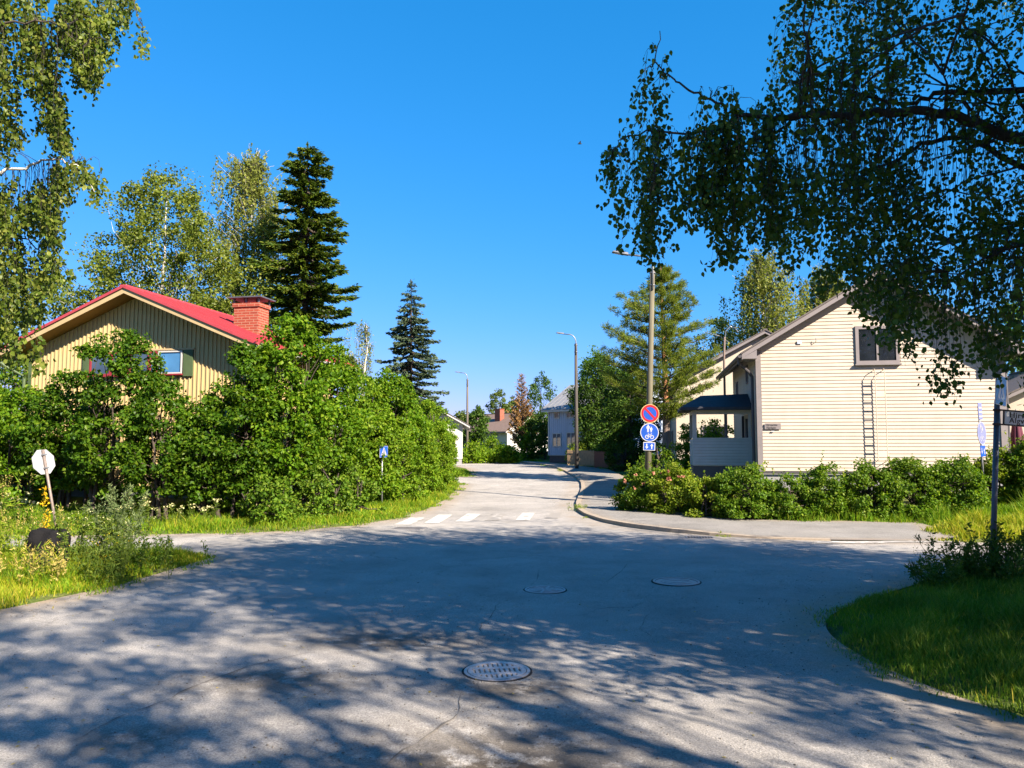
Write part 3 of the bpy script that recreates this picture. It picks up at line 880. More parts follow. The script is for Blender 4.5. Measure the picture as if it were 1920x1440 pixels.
window(chs, 'right', 3.2, 1.7, 1.1, 1.0, M['trim_grey'], M['pane_dark'], Wc, Lc, 1, .07, .05)
# plinth line, vent, brackets
g = MB(); g.box((-.03, -.055, .765), (Wc + .03, -.027, .81)); g.build('drip_board', M['trim_dark'], chs)
# wall ladder
ld = MB()
for x in (3.56, 3.84):
    ld.tube([(x, -.03, 4.02), (x, -.16, 4.06), (x, -.24, 3.98), (x, -.24, 1.2), (x, -.03, 1.14)], .014, 6)
z = 1.38
while z < 3.95:
    ld.box((3.56, -.25, z - .012), (3.84, -.225, z + .012)); z += .27
ld.build('wall_ladder', M['cream_board'], chs)
# porch on the shaded side
po = MB(); xa, xb, ya, yb = -2.0, -.03, 1.35, 3.3
po.box((xa, ya, .95), (xb, ya + .06, 1.86)); po.box((xa, ya + .06, .95), (xa + .06, yb, 1.86))
for k in range(9):
    z = .96 + k * .1
    po.hexa([(xa, ya - .026, z + .028), (xb, ya - .026, z + .028), (xb, ya, z + .028), (xa, ya, z + .028), (xa, ya - .003, z + .1), (xb, ya - .003, z + .1), (xb, ya, z + .1), (xa, ya, z + .1)])
po.box((xa - .02, ya - .03, 1.862), (xb, ya + .09, 1.91))
porch = po.build('porch', M['porch_board'], chs)
g = MB(); g.box((xa, ya, .3), (xb, yb, .93)); g.build('porch_base', M['trim_dark'], porch)
for x, y, mt_, w in ((xa, ya, 'porch_white', .14), (xa + 1.1, ya, 'trim_dark', .07), (xa, yb - .12, 'porch_white', .12), (xb - .1, ya, 'porch_white', .08), (xb - .1, yb - .1, 'trim_dark', .08)):
    g = MB(); g.box((x, y + .002, 1.912), (x + w, y + w, 2.72)); g.build('porch_post', M[mt_], porch)
g = MB(); g.box((xa, ya, 2.722), (xb, ya + .12, 2.86)); g.box((xa, ya + .12, 2.722), (xa + .12, yb, 2.86)); g.build('porch_beam', M['porch_white'], porch)
g = MB()
e0, e1 = (xa - .42, ya - .28), (xb, yb + .3)
g.add([(e0[0], e0[1], 2.86), (e1[0], e0[1], 2.86), (e1[0], e1[1], 2.86), (e0[0], e1[1], 2.86), (e0[0], e0[1], 2.96), (e1[0], e0[1], 2.96), (e1[0], e1[1], 2.96), (e0[0], e1[1], 2.96),
       (xa + .35, 2.2, 3.42), (e1[0], 2.2, 3.47)],
      [(0, 3, 2, 1), (0, 1, 5, 4), (1, 2, 6, 5), (2, 3, 7, 6), (3, 0, 4, 7), (4, 5, 9, 8), (7, 8, 9, 6), (4, 8, 7), (5, 6, 9)])
g.build('porch_roof', M['black_roof'], porch)
# plate with the street's name, small enamel plate beneath
pl = MB(); pl.box((.20, -.055, 2.17), (.70, -.04, 2.36)); plo = pl.build('street_plate', M['trim_grey'], chs)
text_part('lettering', 'Hirventie', .095, M['black'], plo, Matrix.Translation((.235, -.0565, 2.275)) @ FACE, 1.0, .001)
text_part('lettering', 'Älgvägen', .085, M['black'], plo, Matrix.Translation((.245, -.0565, 2.19)) @ FACE, 1.0, .001)
pl = MB(); pl.box((.40, -.05, 2.08), (.49, -.04, 2.12)); pl.build('number_plate', M['sign_white'], chs)
pl = MB(); pl.box((1.28, -.05, 4.93), (1.42, -.035, 5.04)); pl.build('wall_vent', M['blue_wood'], chs)
pl = MB(); pl.tube([(1.85, -.03, 4.98), (1.85, -.1, 5.0), (1.85, -.1, 5.1)], .012, 5); pl.build('wall_hook', M['steel'], chs)

# --- the other houses
def plain_house(name, label, loc, rotz, W, L, z0, ze, zd, wall, roof, fascia, soffit, wins=(), chim=None, ribs=0, of=.45, os_=.5, frame='white_wood', cmat='brick', group=None):
    root, ro, top = gable_house(name, label, loc, rotz, W, L, z0, ze, zd, dict(wall=M[wall], roof=M[roof], fascia=M[fascia], soffit=M[soffit], gutter=M['trim_dark']), of, os_, ribs, group=group)
    for (face, u, z, w, h, pm, bars) in wins:
        window(root, face, u, z, w, h, M[frame], M[pm], W, L, bars, .07, .05)
    if chim:
        x, y, w, d_, zt = chim
        g = MB(); g.box((x, y, ze), (x + w, y + d_, zt)); g.box((x - .05, y - .05, zt + .002), (x + w + .05, y + d_ + .05, zt + .06)); g.build('chimney', M[cmat], ro)
    return root
# cream plastered neighbour behind the pine
plain_house('gable_house', 'tall cream plastered house standing behind the pine tree', (8.55, 40.0, .75), -R(9), 9.0, 9.0, .5, 4.55, 6.95, 'cream_plaster', 'tile_roof', 'trim_grey', 'soffit_grey',
            [('front', 3.75, 3.2, .9, 1.15, 'pane_dark', 1), ('front', 1.9, 1.1, 1.1, 1.1, 'pane_dark', 1), ('left', 2.0, 1.0, .9, 1.9, 'pane_mid', 0), ('left', 5.2, 3.0, 1.0, 1.1, 'pane_dark', 1), ('left', 5.2, .9, 1.0, 1.1, 'pane_dark', 1)], frame='trim_grey')
# blue grey house by the bend
def eaves_house():
    """Long side towards the street: local x along the wall, the ridge parallel to it."""
    W, L, z0, ze, zd = 8.0, 7.0, .65, 4.35, 6.3
    root = thing('timber_house', 'pale blue timber house with white windows at the bend of the road', 'house', (2.95, 62.0, .6), -R(40))
    b = MB(); b.prism([(0, z0), (L, z0), (L, ze), (L / 2, zd), (0, ze)], 'x', 0, W)
    x = .1
    while x < W:
        b.box((x - .015, -.022, z0), (x + .015, -.001, ze - .02)); x += .2
    b.build('wall', M['blue_wood'], root)
    p = MB(); p.box((.05, .05, -.5), (W - .05, L - .05, z0)); p.build('plinth', M['trim_dark'], root)
    m = (zd - ze) / (L / 2)
    ln = lambda y, t: (y, ze + m * (y if y <= L / 2 else L - y) + t)
    r = MB(); s = MB(); f = MB()
    for a, c in ((-.45, L / 2), (L / 2, L + .45)):
        s.prism([ln(a, .003), ln(c, .003), ln(c, .09), ln(a, .09)], 'x', -.37, W + .37)
        r.prism([ln(a - .05, .122), ln(c, .122), ln(c, .17), ln(a - .05, .17)], 'x', -.44, W + .44)
        f.prism([ln(a, -.02), ln(c, -.02), ln(c, .12), ln(a, .12)], 'x', -.40, -.372)
        x = -.4
        while x < W + .4:
            r.prism([ln(a, .171), ln(c, .171), ln(c, .20), ln(a, .20)], 'x', x, x + .03); x += .45
    f.box((-.4, -.478, ze - m * .45 - .04), (W + .4, -.452, ze - m * .45 + .11))
    ro = r.build('roof', M['grey_metal'], root); s.build('soffit', M['soffit_grey'], root); f.build('fascia', M['white_wood'], root)
    for u, z, w, h in ((.85, 1.35, .75, .95), (2.25, 1.40, .75, .95), (4.0, 1.5, 1.4, .85), (.85, 3.60, .40, .40), (2.2, 3.60, .7, .35), (6.2, 1.5, .7, .95)):
        window(root, 'front', u, z, w, h, M['white_wood'], M['pane_mid'], W, L, 1 if w > .4 else 0, .07, .05, out=.02)
    g = MB(); g.box((-.03, -.05, z0), (.09, -.024, ze - .05)); g.box((-.03, -.06, z0 - .06), (W, -.024, z0 - .003)); g.build('corner_board', M['white_wood'], root)
    g = MB(); g.box((2.0, 3.0, 5.2), (2.6, 3.5, 6.75)); g.box((1.9, 2.9, 6.752), (2.7, 3.6, 6.82)); g.build('chimney', M['trim_dark'], ro)
    return root
eaves_house()
plain_house('gable_house', 'white gabled house half hidden behind the end of the left hedge', (-10.9, 57.5, .6), R(4), 7.2, 9, .4, 3.0, 5.0, 'white_plaster', 'tile_roof', 'white_wood', 'white_wood',
            [('front', 5.2, 1.0, .6, 1.0, 'pane_mid', 1), ('front', 3.9, 1.0, .6, 1.0, 'pane_mid', 1)])
plain_house('gable_house', 'low brown roofed house with a red brick chimney far down the road', (-.55, 88.0, .7), R(40), 7.0, 9.0, .4, 3.0, 5.0, 'white_plaster', 'brown_tile', 'white_wood', 'white_wood', [('front', 3.5, 1.0, .9, 1.0, 'pane_mid', 1)], (1.7, 3.4, .65, 1.0, 5.6))
plain_house('gable_house', 'beige sided house beyond the right corner of the cream house', (17.6, 28.5, .5), -R(16), 7.0, 8.0, .5, 2.9, 4.6, 'cream_board', 'tile_roof', 'trim_grey', 'soffit_grey',
            [('front', .75, 1.15, .5, .75, 'pane_dark', 0)], frame='trim_dark')
# ------------------------------------------------------------------ trees and shrubs
def cluster_leaves(rng, C, rad, n_each, size, flat=.75, up=.7, droop=0.0, shape=None):
    """Leaves gathered in tufts round the centres C."""
    n = len(C)
    P = np.repeat(C, n_each, axis=0)
    rr = np.repeat(np.broadcast_to(rad, (n,)), n_each)
    off = unit(rng.normal(size=(len(P), 3))) * (rng.random((len(P), 1)) ** .45)
    off[:, 2] *= flat
    P = P + off * rr[:, None]
    N = rand_dirs(rng, len(P), up) + off * .6
    D = rand_dirs(rng, len(P), 0, .35 + droop)
    L = size * rng.uniform(.65, 1.25, len(P))
    return (shape or leaves)(P, L, L * .78, D, unit(N))

def crown_centres(rng, prof, n, sx, sy, inner=.35, lop=.18):
    """Tuft centres through a crown whose radius over height is prof [(z, r)...]; most near the outside."""
    zs = np.array([p[0] for p in prof]); rs = np.array([p[1] for p in prof])
    zz = np.linspace(zs[0], zs[-1], 200); w = np.interp(zz, zs, rs) + .05
    cdf = np.cumsum(w); cdf /= cdf[-1]
    z = np.interp(rng.random(n), cdf, zz) + rng.normal(size=n) * .05
    a = rng.random(n) * 2 * math.pi
    ph = rng.random(4) * 6.28
    lob = 1 + lop * np.sin(a * 2 + ph[0] + z * .9) + lop * .8 * np.sin(a * 3 + ph[1] - z * 1.4) + lop * .5 * np.sin(a * 5 + ph[2] + z * 2.1)
    r = np.interp(z, zs, rs) * lob * (inner + (1 - inner) * np.sqrt(rng.random(n)))
    return np.column_stack([np.cos(a) * r * sx, np.sin(a) * r * sy, z])

def skeleton(rng, C, h, r0, lean=(0, 0), n=10, start=.12, thin=.012):
    """A tapered trunk with limbs that reach for some of the tufts."""
    top = np.array([lean[0], lean[1], h * .93])
    tz = np.linspace(0, 1, n)
    trunk = np.outer(tz, top); trunk[1:-1, :2] += rng.normal(size=(n - 2, 2)) * r0 * .35
    paths = [trunk]; rads = [r0 * (1 - tz) ** .8 + thin]
    for c in C:
        zr_ = max(start * h, c[2] * rng.uniform(.45, .8))
        t = min(.95, zr_ / (h * .93))
        a = np.array([np.interp(t, tz, trunk[:, k]) for k in range(3)])
        p = arc(a, c, rng.uniform(-.02, .06) * np.linalg.norm(c - a), 6, rng, .03 * np.linalg.norm(c - a))
        paths.append(p); rads.append(np.linspace(max(thin * 1.5, r0 * .34 * (1 - t)), thin * .5, 6))
    return paths, rads

def leafy_tree(name, label, cat, loc, h, prof, ntuft, rt, nleaf, size, lm, bm='bark', r0=.12, sx=1.0, sy=1.0, seed=1, group=None, nlimb=40, lean=(0, 0), flat=.75, up=.7, inner=.35, lop=.18, stems=1, droop=0.0):
    rng = np.random.default_rng(seed)
    root = thing(name, label, cat, loc, 0, group)
    C = crown_centres(rng, prof, ntuft, sx, sy, inner, lop)
    C[:, :2] += np.outer(C[:, 2] / h, lean)
    V, F = cluster_leaves(rng, C, rt * rng.uniform(.6, 1.3, len(C)), nleaf, size, flat, up, droop)
    k = V.reshape(-1, 4, 3)[:, :, 2].min(1) > .03
    F = F[k]
    raw_mesh('crown', V, F, M[lm], root, local=True)
    paths, rads = [], []
    for s in range(stems):
        sub = C[rng.permutation(len(C))[:max(3, nlimb // stems)]]
        b = np.array([0., 0, 0]) if stems == 1 else np.array([rng.uniform(-.5, .5) * prof[len(prof) // 2][1] * sx, rng.uniform(-.3, .3) * prof[len(prof) // 2][1] * sy, 0])
        p, r = skeleton(rng, sub - b, h * (1 if stems == 1 else rng.uniform(.7, .95)), r0, (lean if stems == 1 else (rng.uniform(-.3, .3), rng.uniform(-.2, .2))))
        paths += [q + b for q in p]; rads += r
    Vt, Ft = tubes(paths, rads, 5)
    raw_mesh('trunk', Vt, Ft, M[bm], root, local=True, smooth=True)
    return root

def strand_leaves(rng, S, length, step, size, sway=.12, jit=.04):
    """Hanging shoots from the points S: shoot paths and their leaves."""
    paths, P = [], []
    for s, ln in zip(S, length):
        n = max(4, int(ln / .22))
        t = np.linspace(0, 1, n)
        d = rng.normal(size=2) * sway * ln
        p = np.column_stack([s[0] + d[0] * np.sqrt(t), s[1] + d[1] * np.sqrt(t), s[2] - ln * t ** 1.15])
        paths.append(p)
        m = max(2, int(ln / step))
        q = rng.random(m) ** .85
        P.append(np.column_stack([np.interp(q, t, p[:, k]) for k in range(3)]) + rng.normal(size=(m, 3)) * jit)
    P = np.concatenate(P)
    n = len(P)
    D = rng.normal(size=(n, 3)) * .8; D[:, 2] -= .9
    N = rand_dirs(rng, n, .35)
    L = size * rng.uniform(.65, 1.2, n)
    V, F = leaves(P, L, L * .74, unit(D), N)
    return paths, V, F

def weeping_birch(name, label, loc, h, prof, nbr, nst, size, seed, lm='birch_far', r0=.16, sx=1.0, sy=1.0, step=.10, ln=(1.0, 2.6), lean=(0, 0), group=None):
    rng = np.random.default_rng(seed)
    root = thing(name, label, 'tree', loc, 0, group)
    zs = np.array([p[0] for p in prof]); rs = np.array([p[1] for p in prof])
    paths, rads = [], []
    tz = np.linspace(0, 1, 12); trunk = np.outer(tz, [lean[0], lean[1], h * .95]); trunk[1:, :2] += np.cumsum(rng.normal(size=(11, 2)) * .10, 0)
    paths.append(trunk); rads.append(r0 * (1 - tz) ** .8 + .02)
    S, LN = [], []
    for k in range(nbr):
        z = rng.uniform(zs[0] + .15 * (zs[-1] - zs[0]), zs[-1]); a = rng.random() * 6.283
        r = np.interp(z, zs, rs) * rng.uniform(.35, 1.15)
        t0 = max(.1, (z - r * rng.uniform(.6, 1.2)) / (h * .95))
        t0 = min(t0, .97)
        b = np.array([np.interp(t0, tz, trunk[:, j]) for j in range(3)])
        e = np.array([math.cos(a) * r * sx + lean[0] * z / h, math.sin(a) * r * sy + lean[1] * z / h, z])
        p = arc(b, e, .10 * r, 8, rng, .05)
        paths.append(p); rads.append(np.linspace(r0 * .3 * (1.05 - t0), .008, 8))
        for j in range(nst):
            q = rng.uniform(.3, 1.0)
            s = np.array([np.interp(q, np.linspace(0, 1, 8), p[:, c]) for c in range(3)]) + rng.normal(size=3) * .12
            S.append(s); LN.append(min(rng.uniform(*ln), max(.4, s[2] - zs[0] * .8)))
    sp, V, F = strand_leaves(rng, S, LN, step, size, .10, .05)
    raw_mesh('crown', V, F, M[lm], root, local=True)
    Vt, Ft = tubes(paths, rads, 5)
    raw_mesh('trunk', Vt, Ft, M['bark_birch'], root, local=True, smooth=True)
    Vt, Ft = tubes(sp, [np.linspace(.006, .003, len(p)) for p in sp], 3)
    raw_mesh('twigs', Vt, Ft, M['bark_dark'], root, local=True)
    return root

def conifer(name, label, loc, h, prof, lm, seed, whorl=.42, nb=8, droop=.25, upturn=.25, spray=.34, dens=9, r0=.17, bm='bark', ragged=.25, group=None, z0=.8, wide=.34):
    """Whorls of boughs round a straight stem, each clothed in needle sprays."""
    rng = np.random.default_rng(seed)
    root = thing(name, label, 'tree', loc, 0, group)
    zs = [p[0] for p in prof]; rs = [p[1] for p in prof]
    paths = [np.array([[0, 0, 0], [.03, 0, h * .4], [0, .03, h * .75], [0, 0, h]])]; rads = [[r0, r0 * .7, r0 * .35, .012]]
    P, D, N, L = [], [], [], []
    z = z0
    while z < h - .12:
        rbase = np.interp(z, zs, rs)
        for k in range(nb):
            a = 6.283 * (k + rng.random() * .9) / nb
            r = rbase * rng.uniform(1 - ragged * 1.6, 1 + ragged)
            zz = z + rng.uniform(-.5, .5) * whorl
            t = np.linspace(0, 1, 7)
            out = t * r
            p = np.column_stack([np.cos(a) * out, np.sin(a) * out, zz - droop * r * t + upturn * r * t ** 2.4])
            paths.append(p); rads.append(np.linspace(.035 * r + .006, .005, 7))
            m = max(3, int(dens * r / spray * .5))
            q = rng.uniform(.12, 1.0, m) ** .8
            c = np.column_stack([np.interp(q, t, p[:, j]) for j in range(3)])
            side = rng.choice([-1, 1], m) * rng.uniform(.15, 1.0, m) * (1 - .55 * q)
            d = np.column_stack([np.cos(a) * .8 - np.sin(a) * side, np.sin(a) * .8 + np.cos(a) * side, rng.uniform(-.55, .1, m)])
            nn = rng.normal(size=(m, 3)) * .45; nn[:, 2] += 1
            P.append(c + rng.normal(size=(m, 3)) * .04); D.append(d); N.append(nn); L.append(spray * rng.uniform(.6, 1.25, m) * min(1, .45 + r * .5))
        z += whorl * rng.uniform(.8, 1.15)
    m = 30
    P.append(np.column_stack([rng.normal(size=m) * .03, rng.normal(size=m) * .03, rng.uniform(h - .6, h, m)])); D.append(rand_dirs(rng, m, 1.0)); N.append(rand_dirs(rng, m)); L.append(np.full(m, spray * .55))
    P, D, N, L = np.concatenate(P), np.concatenate(D), np.concatenate(N), np.concatenate(L)
    V, F = leaves(P, L, L * wide, D, N, -.12, .5)
    V2, F2 = leaves(P + rng.normal(size=P.shape) * .03, L * .8, L * wide * .8, D + rng.normal(size=D.shape) * .3, np.cross(unit(D), unit(N)) + rng.normal(size=D.shape) * .2, .1, .5)
    raw_mesh('crown', np.concatenate([V, V2]), np.concatenate([F, F2 + len(V)]), M[lm], root, local=True)
    Vt, Ft = tubes(paths, rads, 5)
    raw_mesh('trunk', Vt, Ft, M[bm], root, local=True, smooth=True)
    return root

def spot(px, Y, z=None):
    x = (px - 960) / 1440 * Y * 1.0
    x = at(px, 835, Y).x
    return (x, Y, gz(x, Y) if z is None else z)

# --- tall trees behind the ochre house
leafy_tree('birch_tree', 'broad loose birch rising behind the ochre house roof', 'tree', spot(285, 36), 14.6,
           [(5.5, 2.4), (8, 3.1), (10.5, 2.9), (12.5, 2.0), (14.4, .6)], 680, .50, 46, .14, 'birch', 'bark_birch', .13, 1.05, 1.0, 21, 'tall trees behind the ochre house', 60, (.3, 0), inner=.45, lop=.28, droop=.3)
weeping_birch('birch_tree', 'tall weeping birch left of the dark spruce with long hanging shoots', spot(455, 42), 17.6,
              [(6, 2.6), (9, 3.1), (13, 3.0), (16, 2.3), (17.8, 1.0)], 125, 10, .16, 22, step=.085, group='tall trees behind the ochre house')
conifer('spruce_tree', 'tallest dark green spruce standing beside the brick chimney', spot(565, 38), 16.6,
        [(1, 2.3), (5, 2.1), (7.5, 1.75), (8.6, 2.15), (9.8, 2.2), (11, 1.55), (13, 1.35), (14.6, 1.15), (15.8, .95), (16.3, .55), (16.6, .15)], 'spruce', 23, .36, 11, .40, .30, .27, 38, .2, ragged=.45, group='tall trees behind the ochre house', z0=3.0, wide=.34)
for (px, Y, h, w, sd, lb) in ((40, 33, 8.6, 2.3, 31, 'leafy tree at the left edge of the photo behind the ochre house'), (130, 38, 9.2, 1.9, 32, 'leafy tree just left of the broad birch behind the ochre house'),
                              (-60, 30, 8.5, 2.4, 33, 'leafy tree partly cut by the left edge of the photo')):
    leafy_tree('leafy_tree', lb, 'tree', spot(px, Y), h, [(1, w * .8), (h * .45, w), (h * .75, w * .8), (h, .3)], 170, .5, 40, .14, 'birch', seed=sd, group='leafy trees left of the ochre house', lop=.25)
for (px, Y, h, w, sd, lb) in ((20, 26.5, 4.4, 1.3, 34, 'low bright bush beside the left wall of the ochre house'),):
    leafy_tree('garden_bush', lb, 'bush', spot(px, Y), h, [(.3, w), (h * .5, w * 1.1), (h, .3)], 90, .4, 40, .12, 'maple', seed=sd)
conifer('spruce_tree', 'blue grey spruce standing alone above the left hedge', spot(768, 50), 11.9,
        [(1, 2.1), (5, 1.9), (8, 1.5), (10, .85), (11.9, .1)], 'bluespruce', 24, .40, 9, .36, .22, .25, 30, .18, ragged=.36, z0=1.5, wide=.36)
weeping_birch('willow_tree', 'thin pale grey green tree between the two spruces', spot(668, 43), 8.3, [(2, 1.3), (5, 1.4), (7, 1.0), (8.3, .4)], 60, 8, .11, 25, 'willow', .1, step=.10, ln=(.4, .9))

# --- maples and hedge along the left verge
LEFT = [  # px, depth, height, half width, material, leaf, label
    (-55, 21.5, 3.6, 1.35, 'maple_b', .125, 'bright bush cut by the left edge of the photo behind the stop sign'),
    (45, 20.8, 3.1, 1.05, 'maple_b', .12, 'light green bush right behind the stop sign'),
    (125, 20.5, 3.5, .95, 'maple', .12, 'dark maple bush below the left end of the ochre gable'),
    (212, 19.6, 4.7, .85, 'maple', .12, 'maple that grows up in front of the ochre house window'),
    (300, 19.3, 3.5, .85, 'maple', .12, 'maple bush below the blue pane of the ochre house'),
    (385, 19.6, 3.1, .80, 'maple', .12, 'lowest maple bush below the right end of the ochre gable'),
    (462, 19.8, 4.4, .80, 'maple', .125, 'tall maple in front of the red roof edge'),
    (540, 20.6, 5.35, 1.15, 'maple_b', .125, 'tallest young maple beside the brick chimney'),
    (622, 22.2, 4.6, 1.05, 'maple_b', .12, 'young maple to the right of the tallest maple'),
    (684, 24.6, 4.0, 1.0, 'hedge', .11, 'hedge bush behind the small blue sign'),
    (730, 27.5, 4.6, 1.15, 'maple_b', .12, 'young maple below the blue grey spruce'),
    (735, 25.8, 2.9, .85, 'hedge', .10, 'low hedge bush to the right of the small blue sign'),
    (768, 28.4, 3.5, 1.0, 'hedge', .10, 'hedge bush in the middle of the sunny hedge stretch'),
    (795, 31.2, 3.6, 1.0, 'hedge', .10, 'hedge bush before the last two of the left hedge'),
    (814, 34.2, 3.7, .9, 'hedge', .10, 'second to last bush of the left hedge'),
    (830, 37.5, 3.0, .62, 'hedge', .10, 'last and palest bush at the far end of the left hedge')]
for k, (px, Yd, h, w, lm, sz, lb) in enumerate(LEFT):
    x, y, z = spot(px, Yd)
    leafy_tree('maple_bush' if lm != 'hedge' else 'hedge_bush', lb, 'bush', (x, y, z), h,
               ([(.15, w * .85), (h * .25, w * 1.05), (h * .55, w), (h * .8, w * .68), (h, .16)] if lm == 'hedge' or k < 2 else [(.5, w * .5), (h * .28, w * .95), (h * .55, w * 1.05), (h * .8, w * .70), (h, .16)]) if k not in (3,) else [(.5, w * .6), (h * .3, w * 1.1), (h * .6, w * .9), (h * .87, w * .95), (h, .25)],
               int(185 * w * h / 4), .25 if lm != 'hedge' else .22, 72 if lm != 'hedge' else 110, sz * .86, lm, 'bark', .045, 1.05, 1.0, 100 + k, 'bushes along the left verge' if lm != 'hedge' else 'bushes of the left hedge',
               26, inner=.5, lop=.14, stems=4, up=.9)
# undergrowth that fills the foot of the maples
for k, (px, Yd, h, w, lb) in enumerate(((600, 20.3, 1.5, .9, 'low nettle clump at the foot of the tallest maple'), (655, 21.8, 1.3, .8, 'low green clump left of the small blue sign'), (510, 19.3, 1.1, .8, 'low shady clump under the tall maple'))):
    leafy_tree('undergrowth_clump', lb, 'plant', spot(px, Yd), h, [(.05, w), (h * .5, w), (h, .3)], 60, .2, 60, .085, 'shrub', 'bark', .02, 1, .8, 140 + k, 'low clumps at the foot of the maples', 12, stems=3)

# --- far end of the road
FAR = [  # kind, px, Y, h, w, mat, label
    ('hedge_bush', 893, 62, 1.75, 1.1, 'hedge', 'clipped bright hedge bush right of the farthest lamp post', 'bush'),
    ('hedge_bush', 925, 64, 2.1, 1.3, 'hedge', 'bright hedge bush in front of the low brown roofed house', 'bush'),
    ('hedge_bush', 952, 62, 1.5, .9, 'maple_b', 'low yellow green bush in front of the dead thuja', 'bush'),
    ('leafy_tree', 894, 84, 5.2, 1.7, 'dark_tree', 'dark rounded tree between the white gable and the brick chimney', 'tree'),
    ('leafy_tree', 936, 118, 9.6, 2.6, 'far_tree', 'far tree rising behind the brick chimney', 'tree'),
    ('leafy_tree', 962, 122, 8.6, 2.3, 'far_tree', 'far tree left of the dead thuja', 'tree'),
    ('leafy_tree', 888, 125, 6.3, 2.4, 'far_tree', 'farthest tree behind the lamp post at the bend', 'tree'),
    ('leafy_tree', 1015, 74, 7.9, 2.0, 'dark_tree', 'dark tree filling the gap between dead thuja and blue house', 'tree'),
    ('leafy_tree', 998, 70, 3.6, 1.2, 'dark_tree', 'dark bush beside the foot of the dead thuja', 'bush'),
    ('leafy_tree', 1022, 68.5, 4.6, 1.1, 'dark_tree', 'dark shrub against the left corner of the blue house', 'bush'),
    ('leafy_tree', 868, 100, 5.4, 2.4, 'far_tree', 'far tree seen just over the white gable', 'tree')]
for k, (nm, px, Yd, h, w, lm, lb, cat) in enumerate(FAR):
    far = Yd > 80
    leafy_tree(nm, lb, cat, spot(px, Yd), h, [(.2 if h < 5 else .8, w * .9), (h * .4, w * 1.05), (h * .75, w * .75), (h, .25)], int(70 + 22 * w * h / 3), .42, 34, .24 if far else .17, lm, seed=200 + k,
               group='trees and bushes at the far end of the road', r0=.1, nlimb=24, lop=.2)
conifer('thuja_tree', 'dead brown thuja standing upright at the bend', spot(978, 72), 7.7, [(.6, 1.15), (3, 1.05), (5, .62), (7, .32), (7.7, .1)], 'dead', 26, .30, 9, -.75, .1, .26, 13, .1, ragged=.22, z0=.8, wide=.4)
leafy_tree('hedge_bush', 'small green thuja at the foot of the dead brown thuja', 'bush', spot(988, 69), 2.5, [(.1, .55), (1.2, .5), (2.5, .1)], 60, .2, 40, .14, 'hedge', seed=240)
leafy_tree('maple_tree', 'big dark maple that overhangs the second lamp post', 'tree', spot(1128, 55), 8.0, [(.9, 1.5), (3, 2.0), (5.5, 1.7), (7, 1.0), (8.0, .3)], 280, .5, 70, .15, 'dark_tree', seed=241, r0=.16, lop=.2)
leafy_tree('maple_tree', 'sunlit top maple behind the second lamp post', 'tree', spot(1118, 57.5), 8.4, [(3, 1.2), (5.8, 1.5), (7.6, .9), (8.4, .3)], 130, .45, 55, .15, 'maple_b', seed=243, r0=.1)
leafy_tree('leafy_tree', 'dark grey green tree between the maple and the near lamp pole', 'tree', spot(1182, 48), 6.9, [(.5, 1.6), (2.5, 1.8), (4.5, 1.5), (6.3, .4)], 220, .5, 60, .15, 'dark_tree', seed=242, r0=.13, lop=.2)
leafy_tree('garden_bush', 'light bush behind the tan picket fence', 'bush', spot(1085, 54.5), 2.0, [(.1, .8), (1, .9), (1.9, .2)], 60, .25, 50, .11, 'shrub_y', seed=244)
leafy_tree('garden_bush', 'leafy bush behind the red brown pickets', 'bush', spot(1138, 51), 2.2, [(.1, .9), (1, 1.0), (2.1, .2)], 70, .28, 50, .12, 'maple', seed=245)

